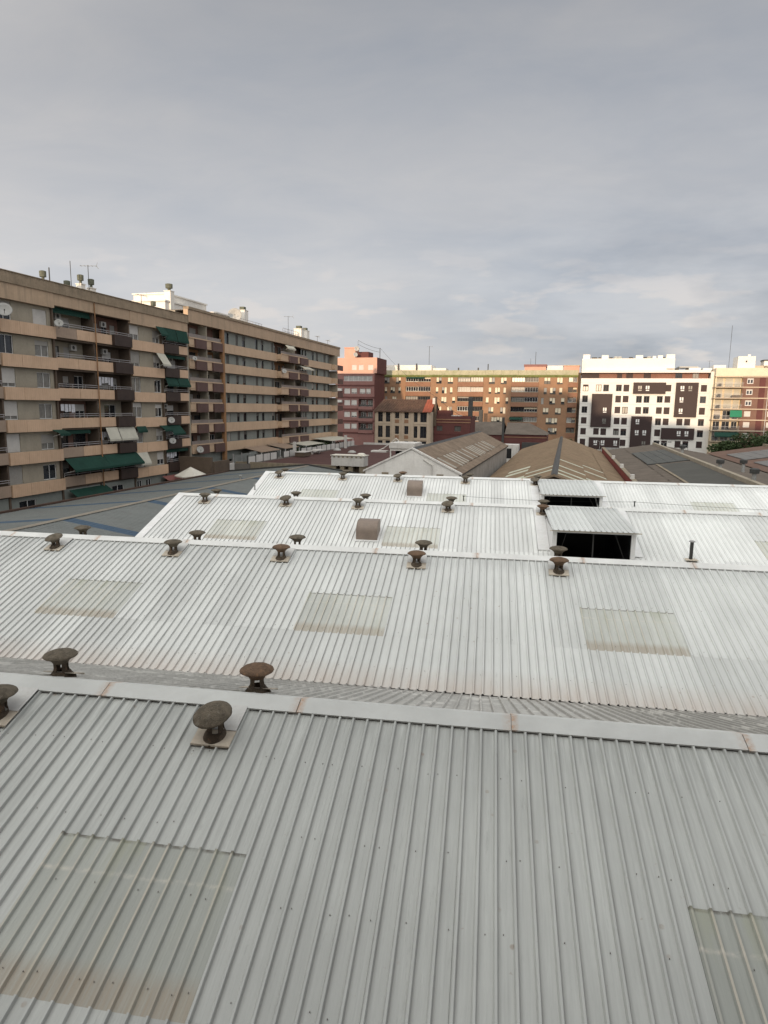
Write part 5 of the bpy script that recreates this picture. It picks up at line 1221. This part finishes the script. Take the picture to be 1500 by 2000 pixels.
# ------------------------------------------------------------------ white block
Wh = thing('apartment_block', 'modern white block with square dark windows and brown panels', 'apartment building', TW(3.1, 180), TB)
def wx(q): return q - 3.1
colsW = [3.7, 6.9, 8.7, 11.8, 13.6, 16.8, 18.6, 21.7, 23.5, 26.7, 28.5, 31.65]
wz = [20.3 - 2.78 * k for k in range(6)]
pan = [(6.0, 11.0, 9.6, 18.0), (15.85, 23.5, 18.1, 20.9), (25.85, 31.0, 12.4, 20.9), (15.9, 20.85, 3.95, 12.45), (23.2, 30.9, 6.85, 9.65), (5.9, 13.45, 3.9, 6.9)]
hw = []
for k in range(6):
    for q in colsW:
        inp = any(a <= q + .6 <= b_ and c <= wz[k] - .8 <= d for a, b_, c, d in pan)
        if not inp: hw.append((wx(q) - .06, wx(q + 1.31), wz[k] - 1.68, wz[k] + .04))
wm = MB(); wall_holes(wm, 0, 30.5, 0, 21.9, hw, .16); wm.box(0, 30.5, .5, 14, 0, 21.85); 
wm.box(30.2, 30.5, -.001, 1, 0, .01)
wm.build('wall', WPAINT, Wh)
MB().box(0, 30.5, -.04, -.002, 20.75, 21.9).build('top_band', WPAINT, Wh)
for z in [21.0 - 2.78 * k + .02 for k in range(7)]: MB().box(0, 30.5, -.02, -.001, z - .05, z).build('panel_joint', mat('joint_grey', (.42, .40, .37), .8, .05), Wh)
# set back attic
at = MB(); at.box(.2, 30.2, 1.4, 13, 21.9, 23.3); at.build('attic_wall', WBRICK, Wh)
for a, w_ in ((.2, 4.2), (11.0, 1.6), (15.2, 1.7), (8.8, 1.2)): MB().box(a, a + w_, 1.3, 1.39, 21.9, 23.28).build('attic_shutter', WBROWN, Wh)
window(Wh, 22.6, 24.2, 22.0, 23.2, 1.3, DFRAME, GLASS, 2); window(Wh, 26.6, 28.0, 22.0, 23.2, 1.3, DFRAME, GLASSC, 2)
MB().box(0, 30.4, -.15, 13, 23.302, 23.95).build('cornice', WPAINT, Wh); MB().box(30.5, 31.2, -.1, 13, 0, 23.6).build('party_wall', WPAINT, Wh)
rw = MB(); rw.box(0, 22.2, .8, 10, 23.952, 26.9); rw.build('roof_house', WPAINT, Wh)
for a, b_, h in ((.2, 1.9, 1.1), (4.8, 6.4, .9), (13.0, 14.7, .85), (18.2, 19.4, .75), (20.2, 22.2, 1.0), (17.0, 17.8, .6)): MB().box(a, b_, 1.5, 3, 26.902, 26.9 + h).build('roof_vent_box', WPAINT, Wh)
for a, w_ in ((2.4, 1.3), (4.0, .6), (6.7, .8), (15.0, 1.2), (11.5, .9), (19.6, .4)): MB().box(a, a + w_, 2.5, 3.4, 26.902, 27.35).build('roof_machine', METD, Wh)
for a in (8.3, 9.2, 16.2): MB().lathe([(.5, 26.95), (.6, 27.3), (.4, 27.5), (.0001, 27.5)], 10, a, 2.2).build('roof_fan', DISHM, Wh)
MB().box(23.6, 28.0, 3, 8, 24.7, 25.0).build('solar_canopy', DISHM, Wh); MB().box(22.6, 23.4, 2.0, 3, 23.96, 24.5).build('roof_machine', METD, Wh)
MB().lathe([(1.0, 24.25), (1.1, 24.45), (.7, 24.75), (.0001, 24.8)], 12, 21.3, 1.0).build('roof_fan', WPAINT, Wh)
MB().box(25.8, 28.4, 2, 8, 23.96, 24.6).build('roof_house', WPAINT, Wh); MB().box(29.0, 31.0, 2, 8, 23.96, 24.5).build('roof_house', WPAINT, Wh)
MB().box(0, .35, -.16, 1, 23.952, 26.5).build('end_pier', WPAINT, Wh)
r = random.Random(5)
def wwin(q, z, mode):
    if mode == 0: return window(Wh, wx(q), wx(q + 1.37), z - 1.72, z, .05, DFRAME, GLASS, 2, WBROWN, 1.0, t=.07)
    return window(Wh, wx(q), wx(q + 1.37), z - 1.72, z, .05, DFRAME, r.choice([GLASS, GLASS, GLASSC]), 2, r.choice([None, WBROWN]), .3, t=.14)
for (a, b_, c, d) in hw: wwin(a + 3.1, d, 0 if r.random() < .55 else 1)
for (a, b_, c, d) in hw:
    if r.random() < .5: MB().box(a, b_, -.05, .09, c, c + .08).build('window_sill', WPAINT, Wh)
for (a, b_, c, d) in pan:
    p_ = MB().box(wx(a), wx(b_), -.38, -.045, c, d).build('cladding_bay', WBROWN, Wh)
    for k in range(6):
        for q in colsW:
            if a < q and q + 1.2 < b_ and c < wz[k] - 1.6 and wz[k] < d + .1 and r.random() < .72:
                o = MB().box(0, .34, -.42, -.385, .55, 1.35).box(.5, .84, -.42, -.385, .55, 1.35).box(.05, .85, -.42, -.385, .12, .36).build('window_light', GLASSC if r.random() < .3 else ALU, p_, (wx(q) + .2, 0, wz[k] - 1.6))
lamp_n = 0
for q, h in ((13.8 + 9.6, 6.4), (27.0, 5.9), (9.2, 6.6), (21.0, 6.1)):
    pass
# ------------------------------------------------------------------ right block
Rb = thing('apartment_block', 'cream and red brick block with wide balconies at the right photo edge', 'apartment building', TW(34.3, 178), TB)
def rx(q): return q - 34.3
rzs = [19.75 - 2.6 * k for k in range(6)]
hR = []; bal = []
for k, z in enumerate(rzs):
    bal.append((rx(34.6), rx(40.4), z + .1, z + 2.35, 1.3))
    for q in (41.3, 46.3, 51): hR.append((rx(q), rx(q + 1.4), z + .85, z + 2.15))
bm = MB(); wall_holes(bm, rx(40.4), rx(56), 0, 22.4, hR, .2); bm.box(rx(40.4), rx(56), .5, 12, 0, 22.3); bm.build('wall', BRICKD, Rb)
b2 = MB(); wall_holes(b2, 0, rx(40.4), 0, 22.4, bal, 1.3, 0, .004, True, 0); b2.box(0, rx(40.4), 1.5, 12, 0, 22.3); b2.build('balcony_wall', mat('cream_balcony_wall', (.62, .52, .36), .85, .05, .5), Rb)
for q in (44.0,): MB().box(rx(q), rx(q + 1.3), -.04, -.003, 0, 22.3).build('dark_brick_panel', CRIM, Rb)
MB().box(0, rx(56), -.1, 12, 22.402, 24.3).build('attic_wall', mat('cream_attic', (.62, .53, .40), .85, .05, .5), Rb)
for z in [22.2] + rzs: MB().box(.0 if z > 22 else rx(40.2), rx(56), -.12, -.003, z - .1, z + .14).build('string_course', CREAMH, Rb)
r = random.Random(21)
for k, z in enumerate(rzs):
    MB().box(-.2, rx(40.5), -1.0, 1.25, z - .12, z + .1).build('balcony_slab', CREAMH, Rb)
    rb = MB(); rb.box(-.2, rx(40.5), -1.0, -.96, z + .95, z + 1.02)
    for j in range(26): rb.box(-.15 + j * .245, -.12 + j * .245, -1.0, -.97, z + .1, z + .95)
    rb.build('railing', RAILM, Rb)
    x = rx(34.9)
    for (a, w_) in ((.3, 1.7), (2.5, 1.7), (4.6, 1.3)): window(Rb, a, a + w_, z + .15, z + 2.2, 1.18, ALU, GLASS if k in (3, 4) else GLASSC, 2, AWNL if k < 3 else r.choice([None, SHUT]), .9 if k < 3 else .5)
    MB().box(x + .1, x + .7, -.8, -.3, z + .12, z + .8 + r.random() * .3).build('planter_box', METD, Rb); MB().box(x + 3.2, x + 5.0, -.8, -.4, z + .12, z + .7).build('planter_box', DKW, Rb) if k in (1, 4) else None
    for q in (41.3, 46.3, 51): window(Rb, rx(q), rx(q + 1.4), z + .85, z + 2.15, .1, ALU, GLASS, 2, SHUT if k > 2 else SHUT, 1.0 if k > 2 else .3, t=.14)
awning(Rb, rx(38.0), rx(40.6), rzs[3] + 2.3, -1.0, .25, 1.4, mat('bright_green_awning', (.02, .16, .09), .8, .1), 'bright green roll-down awning catching the sun')
awning(Rb, rx(34.9), rx(40.4), rzs[5] + 2.2, -1.0, .8, .9, AWN, 'long dark green awning low on the right block')
MB().box(rx(39.1), rx(42.9), 1, 6, 24.302, 27.1).build('roof_house', WPAINT, Rb); MB().box(rx(40.8), rx(41.1), .9, .999, 25.7, 26.1).build('round_vent', METD, Rb)
MB().box(rx(41.4), rx(42), 2, 3, 27.102, 27.6).build('roof_vent_box', WPAINT, Rb)
MB().box(rx(44.8), rx(46.4), 1, 4, 24.302, 26.0).build('roof_vent_box', WPAINT, Rb); MB().box(rx(44.7), rx(46.5), .9, 4.1, 26.002, 26.3).build('roof_cap', METD, Rb); MB().box(rx(42.9), rx(56), 1, 8, 24.302, 24.9).build('roof_house', CREAMH, Rb)
MB().box(rx(34.6), rx(37.4), 5, 9, 24.302, 25.3).build('roof_house', WPAINT, Rb)
MB().box(rx(45.9), rx(46.0), -.2, -.13, 0, 24).build('drainpipe', STONEW, Rb)
antenna(TW(38.0, 183, 24.3), 10.5, 'very tall thin lattice mast between the white block and the right block', False, r_=.045)
antenna(TW(33.6, 183, 24.0), 2.4, 'short mast on the roof where the white block meets the right block', True, .4, 3)

# ------------------------------------------------------------------ trees beyond the roofs
GT = 'trees before the right block'
tree(TW(32.5, 152), 7.8, 5.2, 'dark green tree at the right foot of the white block', 1, LEAF, GT, 8000, .27)
tree(TW(38.0, 150), 9.6, 5.6, 'broad dark tree in front of the green low awning', 2, LEAF, GT, 8000, .27)
tree(TW(43.5, 154), 10.2, 5.4, 'dark bushy tree left of the palm', 3, LEAF2, GT, 8000, .27)
tree(TW(50.0, 154), 10.8, 5.6, 'dark tree cut by the right photo edge', 4, LEAF, GT, 8000, .27)
tree(TW(1.4, 160), 7.0, 2.6, 'small green tree in the gap between the brick and white blocks', 5, LEAF, None, 1500, .22)
tree(TW(-1.8, 158), 7.2, 2.4, 'small olive green tree just left of that gap, before the brick block', 6, LEAF2, None, 1400, .22)
tree(TW(13.2, 166), 5.2, 2.6, 'low shrub like tree at the foot of the white block', 7, LEAF2, None, 1200, .2)
pl = thing('palm_tree', 'palm with arching fronds at the right, in front of the brick block', 'palm tree', TW(45.6, 150), TB)
b = MB(); b.tube([(0, 0, 0), (.1, 0, 4), (0, 0, 7.3)], [.3, .24, .26], 8); b.build('trunk', BARK, pl)
r = random.Random(8)
for k in range(22):
    a = k * 2.4; el = r.uniform(.1, 1.25); L = r.uniform(2.6, 3.4); fm = MB(); prev = None; rr0 = 0; pts = []
    for j in range(9):
        t = j / 8; d = L * t; x = d * math.cos(el) + .1; z = 7.3 + d * math.sin(el) - 1.5 * t * t * (1.1 if el < .8 else .8); pts.append((x, z))
    for j in range(1, 9):
        (x0, z0), (x1, z1) = pts[j - 1], pts[j]
        for sgn in (-1, 1):
            for q in (0, .5):
                xx, zz_ = x0 + (x1 - x0) * q, z0 + (z1 - z0) * q; ll = .75 * (1 - abs(j / 8 - .45))
                fm.add([(xx, 0, zz_), (xx + .09, 0, zz_), (xx + .35, sgn * ll, zz_ - .35)], [(0, 1, 2)])
    fm.build('frond', LEAF2, pl, rot=(0, 0, a))

# street lamps before the white block
def lamp(q, p, h, label, two=False):
    root = thing('street_lamp', label, 'street lamp', TW(q, p), TB, 'street lamps before the white block')
    b = MB(); b.tube([(0, 0, 0), (0, 0, h)], [.09, .05], 6); b.build('pole', METG, root)
    for s in ((-1, 1) if two else (-1,)):
        c = MB(); c.tube([(0, 0, h - .1), (s * .7, 0, h + .25), (s * 1.0, 0, h + .25)], .035, 5); c.build('arm', METG, root); MB().box(min(s * .9, s * 1.7), max(s * .9, s * 1.7), -.15, .15, h + .2, h + .38).build('lamp_head', METD, root)
lamp(8.3, 172, 6.2, 'street lamp head left, before the low brown bay of the white block'); lamp(23.0, 172, 6.2, 'street lamp right of the tall central brown bay', True); lamp(27.8, 168, 5.8, 'street lamp below the wide brown bay at right of the white block')

# ------------------------------------------------------------------ the buildings behind the camera (they shade the sheds)
def back_block(u0, u1, v0, v1, h, label, m=BRICKD, cx_=None):
    root = thing('apartment_block', label, 'apartment building', SW(u0, v1), SA)
    W_, Dp = u1 - u0, v1 - v0
    wallm = MB(); wallm.box(0, W_, -Dp, -.01, 0, h - .6); wallm.build('wall', m, root)
    MB().box(-.1, W_ + .1, -Dp - .1, .1, h - .598, h).build('parapet', CREAMH, root)
    wb = MB()
    n = int(W_ / 3.2)
    for fl in range(int(h / 3) - 1):
        for i in range(n): wb.box(1 + i * 3.2, 2.6 + i * 3.2, 0, .04, 1 + fl * 3, 2.5 + fl * 3)
    wb.build('windows', GLASS, root)
back_block(-1.2, 5.2, -16, -1.6, 33.6, 'brick block directly behind the camera')
back_block(5.3, 14, -18, -1.6, 33.0, 'block behind the camera, one house to the right')
back_block(14.1, 23, -18, -3, 31.6, 'block behind the camera, two houses to the right')
back_block(23.1, 60, -20, -5, 30.6, 'lower block behind the camera, far right')
back_block(-7.5, -1.3, -20, -8, 38.4, 'block behind the camera, one house to the left', PINKD)
back_block(-14.0, -7.6, -22, -11, 41.0, 'taller block behind the camera, two houses to the left')
back_block(-24.0, -14.1, -22, -12, 42.0, 'tallest block behind the camera on the left', CREAMH)
back_block(-28.5, -24.1, -22, -12, 34.8, 'narrow block behind the camera on the left')
back_block(-33.0, -28.6, -22, -12, 31.6, 'small block behind the camera on the left', PINKD)
back_block(-44.0, -33.1, -22, -12, 31.4, 'long lower block behind the camera, far left')
back_block(-80, -44.1, -22, -12, 33.4, 'wide block behind the camera, farthest left', CREAMH)
